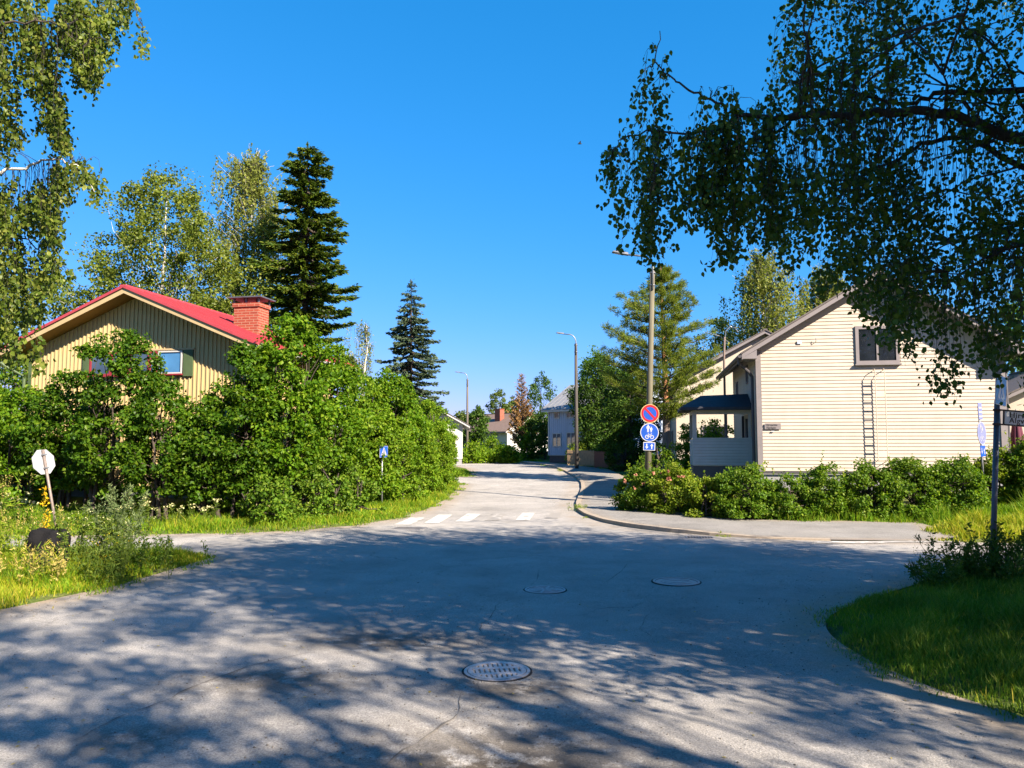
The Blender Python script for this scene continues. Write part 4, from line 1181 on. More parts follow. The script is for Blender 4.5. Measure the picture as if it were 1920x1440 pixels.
# --- the pine behind the sign pole
def pine_tree():
    rng = np.random.default_rng(51)
    x, y, z = spot(1247, 36)
    h = 10.2
    root = thing('pine_tree', 'tall pine with orange upper trunk behind the near lamp pole', 'tree', (x, y, z))
    tz = np.linspace(0, 1, 12); tr = np.column_stack([np.sin(tz * 5) * .07, np.zeros(12), tz * h])
    V, F = tubes([tr[:5]], [np.linspace(.21, .16, 5)], 9); raw_mesh('trunk', V, F, M['bark_pine_low'], root, local=True, smooth=True)
    V, F = tubes([tr[4:]], [np.linspace(.155, .02, 8)], 8); raw_mesh('upper_trunk', V, F, M['bark_pine'], root, local=True, smooth=True)
    paths, rads = [], []
    P, D = [], []
    zl = [(2.9, 1.6), (3.2, 1.9), (3.8, 2.6), (4.3, 2.7), (4.8, 2.6), (5.3, 2.2), (5.7, 2.2), (6.2, 2.3), (6.8, 2.2), (7.4, 1.8), (7.9, 1.6), (8.4, 1.35), (8.9, 1.0), (9.4, .75), (9.8, .5)]
    for z_, r in zl:
        for k in range(8):
            a = 6.283 * (k + rng.random()) / 8
            rr = r * rng.uniform(.6, 1.15) * (1.0 + .35 * (math.cos(a) < -.5 and 4.5 < z_ < 8))
            t = np.linspace(0, 1, 8)
            p = np.column_stack([np.cos(a) * rr * t, np.sin(a) * rr * t, z_ + rr * (.10 * t + .22 * t ** 2) + rng.normal(size=8) * .03])
            paths.append(p); rads.append(np.linspace(.045 * min(1, rr / 2), .008, 8))
            m = int(10 + rr * 13)
            q = rng.uniform(.28, 1, m)
            c = np.column_stack([np.interp(q, t, p[:, j]) for j in range(3)])
            sd = rng.normal(size=m) * .26 * rr * (1.15 - q)
            c[:, 0] += -np.sin(a) * sd; c[:, 1] += np.cos(a) * sd; c[:, 2] += rng.uniform(-.05, .16, m) + np.abs(sd) * .15
            P.append(c); D.append(np.column_stack([np.cos(a) + rng.normal(size=m) * .4, np.sin(a) + rng.normal(size=m) * .4, rng.uniform(.2, .9, m)]))
    P, D = np.concatenate(P), unit(np.concatenate(D))
    nn = 19
    PP = np.repeat(P, nn, 0) + rng.normal(size=(len(P) * nn, 3)) * .05; DD = np.repeat(D, nn, 0) + rng.normal(size=(len(P) * nn, 3)) * .75
    L = rng.uniform(.10, .22, len(PP))
    V, F = leaves(PP, L, np.full(len(PP), .026), DD, rand_dirs(rng, len(PP)), 0, .5)
    raw_mesh('crown', V, F, M['pine'], root, local=True)
    V, F = tubes(paths, rads, 6); raw_mesh('limbs', V, F, M['bark'], root, local=True, smooth=True)
pine_tree()
weeping_birch('birch_tree', 'weeping birch rising behind the left slope of the cream house roof', spot(1428, 48), 13.8, [(5, 3.0), (8, 3.4), (11, 2.9), (13.6, 1.3)], 95, 9, .18, 61, step=.09, lean=(.4, 0), group='birches behind the cream house')
weeping_birch('birch_tree', 'weeping birch showing over the top of the cream house roof', spot(1560, 50), 12.9, [(5, 3.0), (8, 3.3), (11, 2.7), (12.9, 1.2)], 85, 9, .18, 62, step=.09, group='birches behind the cream house')
leafy_tree('leafy_tree', 'dark tree left of the weeping birches over the far cream roof', 'tree', spot(1352, 52), 9.6, [(3, 1.8), (6, 1.7), (8.5, 1.0), (9.6, .3)], 120, .5, 45, .17, 'birch', seed=63)
for k, (px, Yd, h, w, lb) in enumerate(((1905, 40, 8.5, 2.6, 'leafy tree filling the gap right of the cream house'), (1990, 34, 9.5, 3.0, 'leafy tree cut by the right edge of the photo'), (1700, 52, 9, 2.6, 'leafy tree hidden mostly behind the cream house ridge'))):
    leafy_tree('leafy_tree', lb, 'tree', spot(px, Yd), h, [(1, w), (h * .5, w * 1.1), (h, .4)], 200, .55, 40, .18, 'maple', seed=70 + k, group='trees behind the right houses')
leafy_tree('garden_bush', 'leafy garden bush seen through the porch opening', 'bush', spot(1342, 33), 2.6, [(.1, 1.3), (1.3, 1.35), (2.6, .3)], 110, .3, 50, .11, 'maple_b', seed=80)
leafy_tree('garden_bush', 'garden bush between the pine trunk and the porch', 'bush', spot(1288, 34), 2.5, [(.1, .8), (1.3, .8), (2.5, .15)], 80, .25, 50, .10, 'shrub', seed=81)
leafy_tree('garden_bush', 'tangled garden bush at the foot of the near lamp pole', 'bush', spot(1232, 27.5), 2.0, [(.1, .85), (1.0, .9), (2.0, .2)], 90, .25, 50, .085, 'shrub', seed=82)
leafy_tree('garden_bush', 'dark bush under the maple beside the fence gate', 'bush', spot(1172, 46), 2.0, [(.1, 1.0), (1.0, 1.0), (1.9, .3)], 70, .3, 50, .12, 'dark_tree', seed=83)

# --- rose hedge in front of the cream house
RIGHT = [
    (1205, 23.0, 1.50, .62, 'shrub', 'rose bush with pink flowers at the left end of the right hedge', 1),
    (1262, 22.4, 1.45, .62, 'shrub_y', 'yellow green rose bush with pink flowers below the porch', 1),
    (1330, 21.6, 1.15, .62, 'shrub_y', 'low light green bush below the right end of the porch', 0),
    (1398, 21.2, 1.42, .72, 'shrub', 'dark hedge bush below the left corner of the cream house', 0),
    (1475, 21.0, 1.10, .62, 'shrub', 'low hedge bush in front of the grey plinth', 0),
    (1548, 21.2, 1.32, .62, 'shrub', 'hedge bush with one tall shoot on top', 0),
    (1625, 21.1, 1.38, .70, 'shrub', 'hedge bush just below the foot of the wall ladder', 0),
    (1705, 21.0, 1.55, .72, 'shrub', 'tall bright hedge bush to the right of the wall ladder', 0),
    (1785, 21.0, 1.45, .70, 'shrub', 'hedge bush left of the side turned path sign', 0),
    (1872, 21.6, 1.40, .70, 'shrub_y', 'hedge bush between the path sign and the street name post', 0),
    (1950, 21.2, 1.75, .85, 'shrub', 'hedge bush cut by the right edge of the photo', 0)]
for k, (px, Yd, h, w, lm, lb, rose) in enumerate(RIGHT):
    base = spot(px, Yd)
    ro = leafy_tree('rose_bush' if rose else 'hedge_bush', lb, 'bush', base, h, [(.05, w * .95), (h * .4, w * 1.12), (h * .75, w * .9), (h, w * .3)], int(95 * w * h), .20, 120, .075, lm, 'bark', .022, 1.1, .85, 300 + k,
                    'bushes of the hedge before the cream house', 24, inner=.45, lop=.12, stems=5, up=.8)
    rng = np.random.default_rng(330 + k)
    # long shoots that stand above the hedge
    S, P = [], []
    for j in range(5 if k != 5 else 7):
        b = np.array([rng.uniform(-.8, .8) * w, rng.uniform(-.4, .4) * w, h * .8]); ln = rng.uniform(.25, .5) if (k != 5 or j) else .75
        p = arc(b, b + [rng.normal() * .08, rng.normal() * .08, ln], 0, 5, rng, .015); S.append(p)
        q = rng.random(int(46 * ln)); P.append(np.column_stack([np.interp(q, np.linspace(0, 1, 5), p[:, c]) for c in range(3)]))
    P = np.concatenate(P); n = len(P)
    V, F = leaves(P, rng.uniform(.05, .085, n), rng.uniform(.035, .055, n), rand_dirs(rng, n, .1), rand_dirs(rng, n, .8))
    raw_mesh('foliage', V, F, M['shrub_y'], ro, local=True)
    if rose:
        fl = []
        for j in range(7):
            a = rng.uniform(3.3, 6.1)
            c = np.array([math.cos(a) * w * 1.0, math.sin(a) * w * .9, rng.uniform(.55, .98) * h])
            n = 16
            V, F = leaves(c + rng.normal(size=(n, 3)) * .012, np.full(n, .05), np.full(n, .05), rand_dirs(rng, n), rand_dirs(rng, n, .5))
            raw_mesh('flower', V, F, M['pink_fl'], ro, local=True)
# ------------------------------------------------------------------ the two near birches and the unseen birches added to shade the crossing
def pix(P):
    """Photograph pixel of world points (to shape the outline of the near crowns)."""
    d = P - np.array([0, 0, CAM_H]); f = d[:, 1] * CP + d[:, 2] * SP; u = -d[:, 1] * SP + d[:, 2] * CP
    f = np.maximum(f, .01)
    return 960 + 1440 * d[:, 0] / f, 720 - 1440 * u / f, f

def limb(pts): return np.array([tuple(at(*p)) for p in pts])

def right_birch():
    rng = np.random.default_rng(7)
    root = thing('birch_tree', 'large dark birch whose branches hang in from the upper right', 'tree', (8.2, 6.6, .4), 0, 'birches around the crossing')
    paths, rads = [], []
    trunk = np.array([[8.2, 6.6, .3], [8.15, 6.65, 2.5], [8.0, 6.7, 4.6], [8.1, 6.8, 7], [7.9, 6.7, 9.5], [7.8, 6.6, 11.2]])
    paths.append(trunk); rads.append(np.array([.24, .20, .17, .13, .08, .02]))
    limbs = [
        ([(2560, 430, 6.8), (2230, 330, 7.4), (1920, 262, 7.9), (1850, 240, 7.9), (1790, 214, 7.9), (1700, 205, 7.9), (1600, 216, 7.8), (1500, 215, 7.8), (1440, 221, 7.7), (1385, 216, 7.6)], .075, .022),
        ([(1385, 216, 7.6), (1345, 196, 7.6), (1300, 172, 7.6), (1262, 152, 7.6), (1228, 118, 7.6), (1238, 62, 7.6)], .016, .004),
        ([(1385, 216, 7.6), (1345, 240, 7.7), (1290, 250, 7.8), (1210, 246, 7.9), (1165, 262, 7.9), (1146, 286, 7.9)], .018, .004),
        ([(1505, 215, 7.8), (1450, 252, 8.0), (1395, 272, 8.1), (1330, 292, 8.2), (1280, 300, 8.2)], .016, .005),
        ([(2500, 250, 6.8), (2150, 190, 7.6), (1920, 168, 8.2), (1760, 176, 8.4), (1700, 195, 8.5), (1560, 170, 8.5), (1470, 120, 8.6)], .05, .008),
        ([(2560, 480, 6.8), (2200, 400, 7.8), (1960, 330, 8.6), (1800, 255, 8.9), (1735, 268, 9.0), (1680, 300, 9.1), (1600, 335, 9.2), (1500, 350, 9.2)], .05, .006),
        ([(2560, 520, 6.8), (2250, 420, 8.2), (2050, 380, 9.3), (1920, 420, 9.8), (1800, 450, 10), (1680, 470, 10)], .05, .006),
        ([(2500, 60, 6.8), (2100, -60, 8), (1850, -120, 9), (1650, -100, 9.4), (1490, 10, 9.5)], .05, .006),
        ([(2600, 540, 6.9), (2250, 460, 7.4), (2000, 430, 7.6), (1880, 470, 7.6), (1780, 520, 7.5)], .045, .006)]
    allp, alls = [], []
    for pts, ra, rb in limbs:
        p = limb(pts)
        t = np.linspace(0, 1, len(p)); q = np.linspace(0, 1, len(p) * 4)
        p = np.column_stack([np.interp(q, t, p[:, k]) for k in range(3)]); p += rng.normal(size=p.shape) * .014
        paths.append(p); rads.append(np.linspace(ra, rb, len(p)))
        allp.append(p)
    AP = np.concatenate(allp)
    APx, APy, APf = pix(AP)
    # side branches off the limbs in the dense part
    for k in range(120):
        j = rng.integers(len(AP)); a = AP[j]
        if APx[j] < 1440: continue
        e = a + np.array([rng.normal() * .5 - .3, rng.normal() * .8, rng.normal() * .45])
        ex, ey, ef = pix(e[None])
        if ex[0] < 1470 or ey[0] > np.interp(ex[0], [1440, 1560, 1700, 1900], [430, 480, 540, 620]): continue
        p = arc(a, e, .1, 6, rng, .03); paths.append(p); rads.append(np.linspace(.014, .004, 6)); AP = np.vstack([AP, p]); APx = np.concatenate([APx, pix(p)[0]])
    APx, APy, APf = pix(AP)
    lowx = [1130, 1145, 1160, 1185, 1215, 1240, 1262, 1300, 1335, 1370, 1400, 1440, 1475, 1500, 1530, 1560, 1600, 1640, 1662, 1690, 1720, 1745, 1765, 1795, 1815, 1850, 1880, 1905, 1940, 2200]
    lowy = [330, 390, 455, 490, 510, 475, 455, 420, 462, 545, 480, 470, 545, 470, 500, 590, 575, 640, 665, 700, 610, 700, 790, 785, 660, 725, 745, 700, 790, 800]
    upx = [1130, 1160, 1190, 1235, 1262, 1300, 1340, 1390, 1432, 1446, 1455, 1470]
    upy = [300, 262, 110, 70, 120, 128, 150, 160, 205, 150, 20, -200]
    low = lambda x: np.interp(x, lowx, lowy); upf = lambda x: np.interp(x, upx, upy)
    # starts of the hanging shoots: (pixel column, pixel row, depth)
    st = []
    tas = [(rng.uniform(1142, 1450), rng.uniform(7.3, 8.3)) for _ in range(34)]
    for k in range(255):                                             # the long thin branch on the left
        tx, td = tas[rng.integers(len(tas))]; x = float(np.clip(tx + rng.normal() * 8, 1138, 1455)); y0 = np.interp(x, [1140, 1165, 1210, 1290, 1345, 1385, 1450], [285, 262, 246, 250, 240, 220, 221])
        if rng.random() < .20: y = rng.uniform(min(upf(x), y0 - 4), y0)
        else: y = y0 + (low(x) - y0 - 50) * rng.random() ** 1.25
        st.append((x, y, td + rng.normal() * .1))
    tas = [(rng.uniform(1448, 2080), rng.uniform(6.9, 10.2)) for _ in range(150)]
    for k in range(1600):                                            # the heavy crown
        tx, td = tas[rng.integers(len(tas))]; x = float(np.clip(tx + rng.normal() * 34, 1446, 2090)); lo = low(x)
        y = rng.uniform(max(-260, min(upf(x), lo - 60)), lo - 55) if rng.random() < .8 else rng.uniform(300, lo - 40)
        if math.sin(x / 37 + 1.3) * math.cos(y / 31 - x / 90) + .6 * math.sin(x / 17 - y / 21) > .55 and rng.random() < .75 and y < (340 if x > 1600 else 470): continue
        st.append((x, y, td + rng.normal() * .2))
    shoots, P, wood = [], [], []
    for x, y, dd in st:
        s = np.array(at(x, y, dd))
        lim = (low(x) - rng.uniform(0, 45) - y) / 1440 * dd
        ln = min(rng.uniform(.35, 1.25) if x < 1450 else rng.uniform(.18, .75), lim)
        if ln < .08: continue
        n = max(4, int(ln / .10)); t = np.linspace(0, 1, n)
        p = s + np.column_stack([rng.normal() * .07 * np.sqrt(t), rng.normal() * .07 * np.sqrt(t), -ln * t]) + np.column_stack([np.sin(t * 7 + rng.random() * 6) * .012, np.zeros(n), np.zeros(n)])
        shoots.append(p)
        dn = np.hypot((APx - x) * dd / 1440, (APf - dd) * .6) + np.where(APy > y + 25, 3.0, 0) * 1.0 + np.abs(APy - y) / 1440 * dd * .35
        a = AP[np.argmin(dn)]
        if np.linalg.norm(a - s) < 1.6:
            w = arc(a, s, .14 * np.linalg.norm(a - s), 6, rng, .012); wood.append(w)
        m = max(3, int(ln / .020 * rng.uniform(.6, 1.1)))
        q = np.repeat(rng.random(max(1, m // 4)), 4); q = np.clip(q + rng.normal(size=len(q)) * .025 / ln, 0, 1); m = len(q)
        P.append(np.column_stack([np.interp(q, t, p[:, k]) for k in range(3)]) + rng.normal(size=(m, 3)) * (.034 if x < 1450 else .05))
        if len(wood) and rng.random() < .5:
            w = wood[-1]; q = rng.random(6); P.append(np.column_stack([np.interp(q, np.linspace(0, 1, 6), w[:, k]) for k in range(3)]) + rng.normal(size=(6, 3)) * .03)
    P = np.concatenate(P)
    n = len(P); D = rng.normal(size=(n, 3)) * .55; D[:, 2] -= 1.0
    L = .058 * rng.uniform(.65, 1.2, n)
    V, F = leaves6(P, L, L * .84, unit(D), rand_dirs(rng, n, .15))
    # the rest of the crown, outside the picture, towards the sun
    C = np.column_stack([rng.normal(size=9000) * 2.6 + 8.4, rng.normal(size=9000) * 2.1 + 5.4, rng.normal(size=9000) * 1.8 + 6.9])
    x, y, f = pix(C)
    keep = (C[:, 2] > 3.6) & (C[:, 2] < 10.2) & (np.hypot(C[:, 0] - 8.4, C[:, 1] - 6.2) < 5.6) & ~((C[:, 1] > .3) & (x < 2040) & (x > -400) & (y > -420))
    C = C[keep]
    V2, F2 = cluster_leaves(rng, C, .42, 22, .09, .9, .5, .3, leaves6)
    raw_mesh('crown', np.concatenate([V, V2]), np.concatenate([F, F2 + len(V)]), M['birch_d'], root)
    for c in C[rng.permutation(len(C))[:70]]:
        t = rng.uniform(.25, .8); a = np.array([np.interp(t, np.linspace(0, 1, 6), trunk[:, k]) for k in range(3)])
        paths.append(arc(a, c, .1, 6, rng, .05)); rads.append(np.linspace(.045, .008, 6))
    Vt, Ft = tubes(paths[:1], rads[:1], 10); raw_mesh('trunk', Vt, Ft, M['bark_birch'], root, smooth=True)
    Vt, Ft = tubes(paths[1:], rads[1:], 6); raw_mesh('limbs', Vt, Ft, M['bark_dark'], root, smooth=True)
    shoots = [p for p in shoots if rng.random() < .5]
    tw = shoots + wood
    Vt, Ft = tubes(tw, [np.linspace(.0024, .0012, len(p)) for p in shoots] + [np.linspace(.0045, .002, len(p)) for p in wood], 3); raw_mesh('twigs', Vt, Ft, M['bark_dark'], root)
right_birch()

def left_birch():
    rng = np.random.default_rng(17)
    root = thing('birch_tree', 'sunlit birch whose branches hang in from the upper left', 'tree', (-9.6, 9.2, .4), 0, 'birches around the crossing')
    trunk = np.array([[-9.6, 9.2, .2], [-9.5, 9.2, 3], [-9.5, 9.25, 6], [-9.4, 9.2, 9], [-9.3, 9.2, 12]])
    paths, rads = [trunk], [np.array([.22, .19, .15, .10, .02])]
    limbs = [([(-420, 350, 9.2), (-120, 345, 9.3), (0, 322, 9.4), (52, 312, 9.4), (75, 302, 9.4), (108, 298, 9.4), (150, 315, 9.5), (178, 360, 9.5)], .026, .005),
             ([(-420, 480, 9.2), (-150, 450, 9.6), (0, 446, 9.8), (40, 446, 9.8), (75, 470, 9.9), (100, 510, 9.9)], .035, .006),
             ([(-420, -40, 9.2), (-100, -120, 9.3), (60, -140, 9.2), (180, -100, 9.2), (240, -40, 9.2), (262, 40, 9.2)], .05, .006),
             ([(-420, 200, 9.2), (-100, 80, 8.8), (20, 40, 8.8), (100, 40, 8.8), (160, 90, 8.8)], .04, .006)]
    AP = []
    for pts, ra, rb in limbs:
        p = limb(pts); t = np.linspace(0, 1, len(p)); q = np.linspace(0, 1, len(p) * 4)
        p = np.column_stack([np.interp(q, t, p[:, k]) for k in range(3)]) + rng.normal(size=(len(q), 3)) * .012
        paths.append(p); rads.append(np.linspace(ra, rb, len(p))); AP.append(p)
    AP = np.concatenate(AP); APx, APy, APf = pix(AP)
    # hanging masses: column, first and last row, how many shoots, spread
    masses = [(10, -60, 280, 110, 14), (30, 240, 275, 14, 10), (48, -60, 150, 42, 16), (72, 0, 180, 55, 11), (92, 60, 255, 60, 10), (108, 160, 290, 45, 6), (120, 255, 290, 16, 5), (125, -60, 95, 50, 14), (150, -60, 140, 60, 14), (178, 0, 170, 42, 9), (200, -60, 132, 36, 9), (150, 60, 165, 30, 8),
              (222, -60, 60, 20, 7), (247, -60, 22, 10, 4), (262, 50, 80, 6, 3), (268, 70, 108, 7, 3), (12, 285, 300, 12, 10), (150, 298, 350, 30, 14), (170, 330, 378, 16, 7), (112, 302, 385, 34, 12), (80, 325, 430, 50, 11), (96, 380, 470, 30, 7), (50, 345, 440, 36, 14), (10, 335, 640, 90, 12),
              (38, 440, 620, 40, 12), (62, 470, 600, 30, 9), (84, 450, 560, 34, 8), (108, 470, 535, 16, 7), (128, 505, 530, 10, 4), (20, 600, 690, 20, 18), (70, 630, 690, 9, 8), (-80, -100, 640, 110, 44)]
    shoots, wood, P = [], [], []
    for cx, y0, y1, n, sp in masses:
        for k in range(n):
            x = cx + rng.normal() * sp; y = rng.uniform(y0, max(y0 + 5, y1 - 35)); dd = rng.uniform(8.7, 10.3) if y0 < 300 else rng.uniform(9.0, 10.6)
            s = np.array(at(x, y, dd)); ln = min(rng.uniform(.3, .9), (y1 + rng.normal() * 8 - y) / 1440 * dd)
            if ln < .06: continue
            m_ = max(4, int(ln / .1)); t = np.linspace(0, 1, m_); dr = rng.normal(size=2) * .05 + [.05 * (y0 > 0), 0]
            p = s + np.column_stack([dr[0] * t, dr[1] * t, -ln * t]); shoots.append(p)
            j = np.argmin(np.hypot((APx - x) * dd / 1440, (APf - dd) * .5) + np.where(APy > y + 20, 2.0, 0) + np.abs(APy - y) / 1440 * dd * .3)
            if np.linalg.norm(AP[j] - s) < 1.0: wood.append(arc(AP[j], s, .08, 6, rng, .01))
            m = max(3, int(ln / .024)); q = np.repeat(rng.random(max(1, m // 4)), 4); q = np.clip(q + rng.normal(size=len(q)) * .025 / ln, 0, 1); m = len(q)
            P.append(np.column_stack([np.interp(q, t, p[:, c]) for c in range(3)]) + rng.normal(size=(m, 3)) * .034)
    P = np.concatenate(P); n = len(P); D = rng.normal(size=(n, 3)) * .55; D[:, 2] -= 1
    L = .058 * rng.uniform(.65, 1.2, n)
    V, F = leaves6(P, L, L * .82, unit(D), rand_dirs(rng, n, .25))
    C = np.column_stack([rng.normal(size=1500) * 2.0 - 9.8, rng.normal(size=1500) * 1.9 + 9.0, rng.normal(size=1500) * 2.2 + 7.5])
    x, y, f = pix(C); keep = (C[:, 2] > 3.0) & (x < -40) & (np.hypot(C[:, 0] + 9.8, C[:, 1] - 9) < 4.2); C = C[keep]
    V2, F2 = cluster_leaves(rng, C, .45, 16, .08, .9, .5, .3, leaves6)
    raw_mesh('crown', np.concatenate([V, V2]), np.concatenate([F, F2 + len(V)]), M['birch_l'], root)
    Vt, Ft = tubes(paths[:2], rads[:2], 8); raw_mesh('trunk', Vt, Ft, M['bark_birch'], root, smooth=True)
    Vt, Ft = tubes(paths[2:], [r * .6 for r in rads[2:]], 6); raw_mesh('limbs', Vt, Ft, M['bark'], root, smooth=True)
    shoots = [p for p in shoots if rng.random() < .4]; wood = [p for p in wood if rng.random() < .4]
    tw = shoots + wood
    Vt, Ft = tubes(tw, [np.linspace(.002, .001, len(p)) for p in shoots] + [np.linspace(.0045, .002, len(p)) for p in wood], 3); raw_mesh('twigs', Vt, Ft, M['bark_dark'], root)
left_birch()
# unseen birches added behind and beside the camera to cast the foreground shadows
leafy_tree('birch_tree', 'unseen birch added at the right to shade the crossing', 'tree', (15.2, 2.6, .4), 11.4, [(4, 3.2), (6.5, 4.6), (9, 4.2), (11.2, 1.5)], 950, .62, 36, .12, 'birch_d', 'bark_birch', .22, seed=91, group='birches around the crossing', nlimb=50)
leafy_tree('birch_tree', 'unseen loose birch added behind the camera to dapple the near asphalt', 'tree', (9.4, -3.2, .4), 12.2, [(4.5, 2.8), (7.5, 4.4), (10, 3.8), (12, 1.2)], 90, .55, 150, .11, 'birch_d', 'bark_birch', .2, seed=92, group='birches around the crossing', nlimb=60)
leafy_tree('birch_tree', 'unseen birch added farther behind the camera on the right for shade', 'tree', (15.0, -4.2, .4), 12.0, [(4.5, 2.8), (7.5, 4.4), (10, 3.6), (12, 1.2)], 97, .55, 150, .11, 'birch_d', 'bark_birch', .2, seed=93, group='birches around the crossing', nlimb=60)

leafy_tree('birch_tree', 'unseen birch added straight behind the camera for shade', 'tree', (4.4, -4.8, .4), 12.4, [(5, 2.6), (8, 4.4), (10.5, 3.9), (12.2, 1.2)], 150, .55, 150, .11, 'birch_d', 'bark_birch', .2, seed=94, group='birches around the crossing', nlimb=60)

leafy_tree('birch_tree', 'unseen tall birch added at the right to widen the shade on the crossing', 'tree', (8.4, 1.3, .4), 12.6, [(8.6, 2.2), (10.3, 3.5), (11.8, 2.8), (12.8, .8)], 360, .55, 50, .11, 'birch_d', 'bark_birch', .2, seed=95, group='birches around the crossing', nlimb=50)

def stand(o, lean, rz=0.0):
    """Turn a post to rz and let it lean (to the right when positive) in the picture's sense."""
    o.rotation_euler = (Matrix.Rotation(lean, 3, 'Y') @ Matrix.Rotation(rz, 3, 'Z')).to_euler()

# ------------------------------------------------------------------ lamp posts, signs
def lamp_post(px, Yd, h, arm, bend, label, wood, r, lean=0.0):
    x, y, z = spot(px, Yd)
    z = min(z, float(zr(y)) + .1)
    root = thing('street_lamp', label, 'street lamp', (x, y, z), 0, 'street lamps along the road')
    root.rotation_euler = (0, lean, 0)
    m = MB(); m.tube([(0, 0, -.3), (0, 0, h * .5), (0, 0, h)], [r, r * .88, r * .72], 14); m.build('pole', M[wood], root, smooth=True)
    a = MB()
    pts = [(.0, -r * .8, h - .7), (0, -r * .8, h + .05)] + [(-arm * .33 * (1 - math.cos(t)), -r * .8, h + .05 + bend * math.sin(t)) for t in (.35, .7, 1.05, 1.4)]
    pts += [(-arm * .62, -r * .8, h + .05 + bend * 1.06)]
    a.tube(pts, .032, 8)
    for q in (h - .55, h - .12): a.ring((0, 0, q), r * .7, r * .9, 14, 'z', .05)
    ao = a.build('lamp_arm', M['lamp_metal'], root, smooth=True)
    hd = MB(); x0, x1 = -arm * .60, -arm; zz = h + .05 + bend * 1.08
    sl = .10 * abs(x1 - x0)
    hd.hexa([(x1, -r - .10, zz + sl), (x0, -r - .06, zz - .03), (x0, -r + .14, zz - .03), (x1, -r + .18, zz + sl), (x1 + .06, -r - .06, zz + .05 + sl), (x0 - .02, -r - .02, zz + .07), (x0 - .02, -r + .10, zz + .07), (x1 + .06, -r + .14, zz + .05 + sl)])
    ho = hd.build('lamp_head', M['steel_dark'], ao, bevel=.012)
    g = MB(); g.hexa([(x1 + .08, -r - .06, zz + sl * .9 - .012), (x0 - .25, -r - .04, zz - .03 + sl * .35), (x0 - .25, -r + .12, zz - .03 + sl * .35), (x1 + .08, -r + .14, zz + sl * .9 - .012), (x1 + .08, -r - .06, zz + sl * .9), (x0 - .25, -r - .04, zz - .02 + sl * .35), (x0 - .25, -r + .12, zz - .02 + sl * .35), (x1 + .08, -r + .14, zz + sl * .9)])
    g.build('lamp_glass', M['lamp_glass'], ao)
    return root
lamp1 = lamp_post(1212, 26.0, 7.95, 1.42, .42, 'nearest wooden lamp post with round road signs on it', 'pole_wood', .115, R(2.1))
lamp_post(1081, 48.0, 8.0, 1.25, .52, 'dark wooden lamp post at the picket fence', 'pole_dark', .12)
lamp_post(876, 70.0, 7.6, 1.15, .50, 'farthest lamp post at the bend beside the white gable', 'pole_grey', .12)

def sign_disc(parent, z, r, rim, field, name, y=-.14, n=40):
    b = MB(); b.disc((0, z, y), r, n, 'y', .012, 0); o = b.build(name, M['sign_back'], parent)
    b = MB(); b.ring((0, z, y - .003), r * .93, r, n, 'y', .002, 0); b.build('sign_rim', M[rim], o)
    return o
def person_shape(mb, x, z, h, y, t, skirt=False):
    """Walking-figure symbol of height h standing at x, z."""
    mb.disc((x, z + h * .91, y), h * .085, 12, 'y', t)
    mb.prism([(x - h * .13, z + h * .80), (x + h * .13, z + h * .80), (x + h * .10, z + h * .46), (x - h * .10, z + h * .46)] if not skirt else
             [(x - h * .09, z + h * .80), (x + h * .09, z + h * .80), (x + h * .19, z + h * .34), (x - h * .19, z + h * .34)], 'y', y, y + t)
    for s in (-1, 1):
        mb.prism([(x + s * h * .13, z + h * .80), (x + s * h * .20, z + h * .75), (x + s * h * .22, z + h * .46), (x + s * h * .17, z + h * .46)], 'y', y, y + t)
        q = .335 if skirt else .455
        mb.prism([(x + s * h * .015, z + h * q), (x + s * h * .10, z + h * q), (x + s * h * .115, z), (x + s * h * .035, z)], 'y', y, y + t)
def bicycle_shape(mb, x, z, w, y, t):
    r = w * .23
    for s in (-1, 1): mb.ring((x + s * w * .29, z + r, y), r * .72, r, 20, 'y', t)
    P = dict(b=(x - w * .29, z + r), f=(x + w * .29, z + r), p=(x - w * .03, z + r * .95), s=(x - w * .12, z + r * 2.15), h=(x + w * .20, z + r * 2.1), g=(x + w * .17, z + r * 2.75), g2=(x + w * .28, z + r * 2.75), st=(x - w * .13, z + r * 2.6), s2=(x - w * .2, z + r * 2.6), s3=(x - w * .05, z + r * 2.6))
    def bar(a, c, wd=.022):
        a, c = Vector(P[a]), Vector(P[c]); d = (c - a).normalized(); q = Vector((-d.y, d.x)) * wd * w
        mb.prism([tuple(a + q), tuple(c + q), tuple(c - q), tuple(a - q)], 'y', y, y + t)
    for a, c in (('b', 'p'), ('b', 's'), ('p', 's'), ('s', 'h'), ('p', 'h'), ('h', 'f'), ('h', 'g'), ('g', 'g2'), ('s', 'st'), ('s2', 's3')): bar(a, c)
def path_disc(parent, z, r, field='sign_blue', white='sign_white', name='path_sign', y=-.14):
    o = sign_disc(parent, z, r, white, field, name, y)
    b = MB(); b.disc((0, z, y - .0025), r * .925, 40, 'y', .002); b.build('sign_field', M[field], o)
    s = MB(); person_shape(s, -r * .17, z + r * .02, r * .83, y - .0055, .002); person_shape(s, r * .17, z + r * .02, r * .60, y - .0055, .002, True)
    bicycle_shape(s, 0, z - r * .70, r * .92, y - .0055, .002)
    s.build('symbol', M[white], o)
    return o
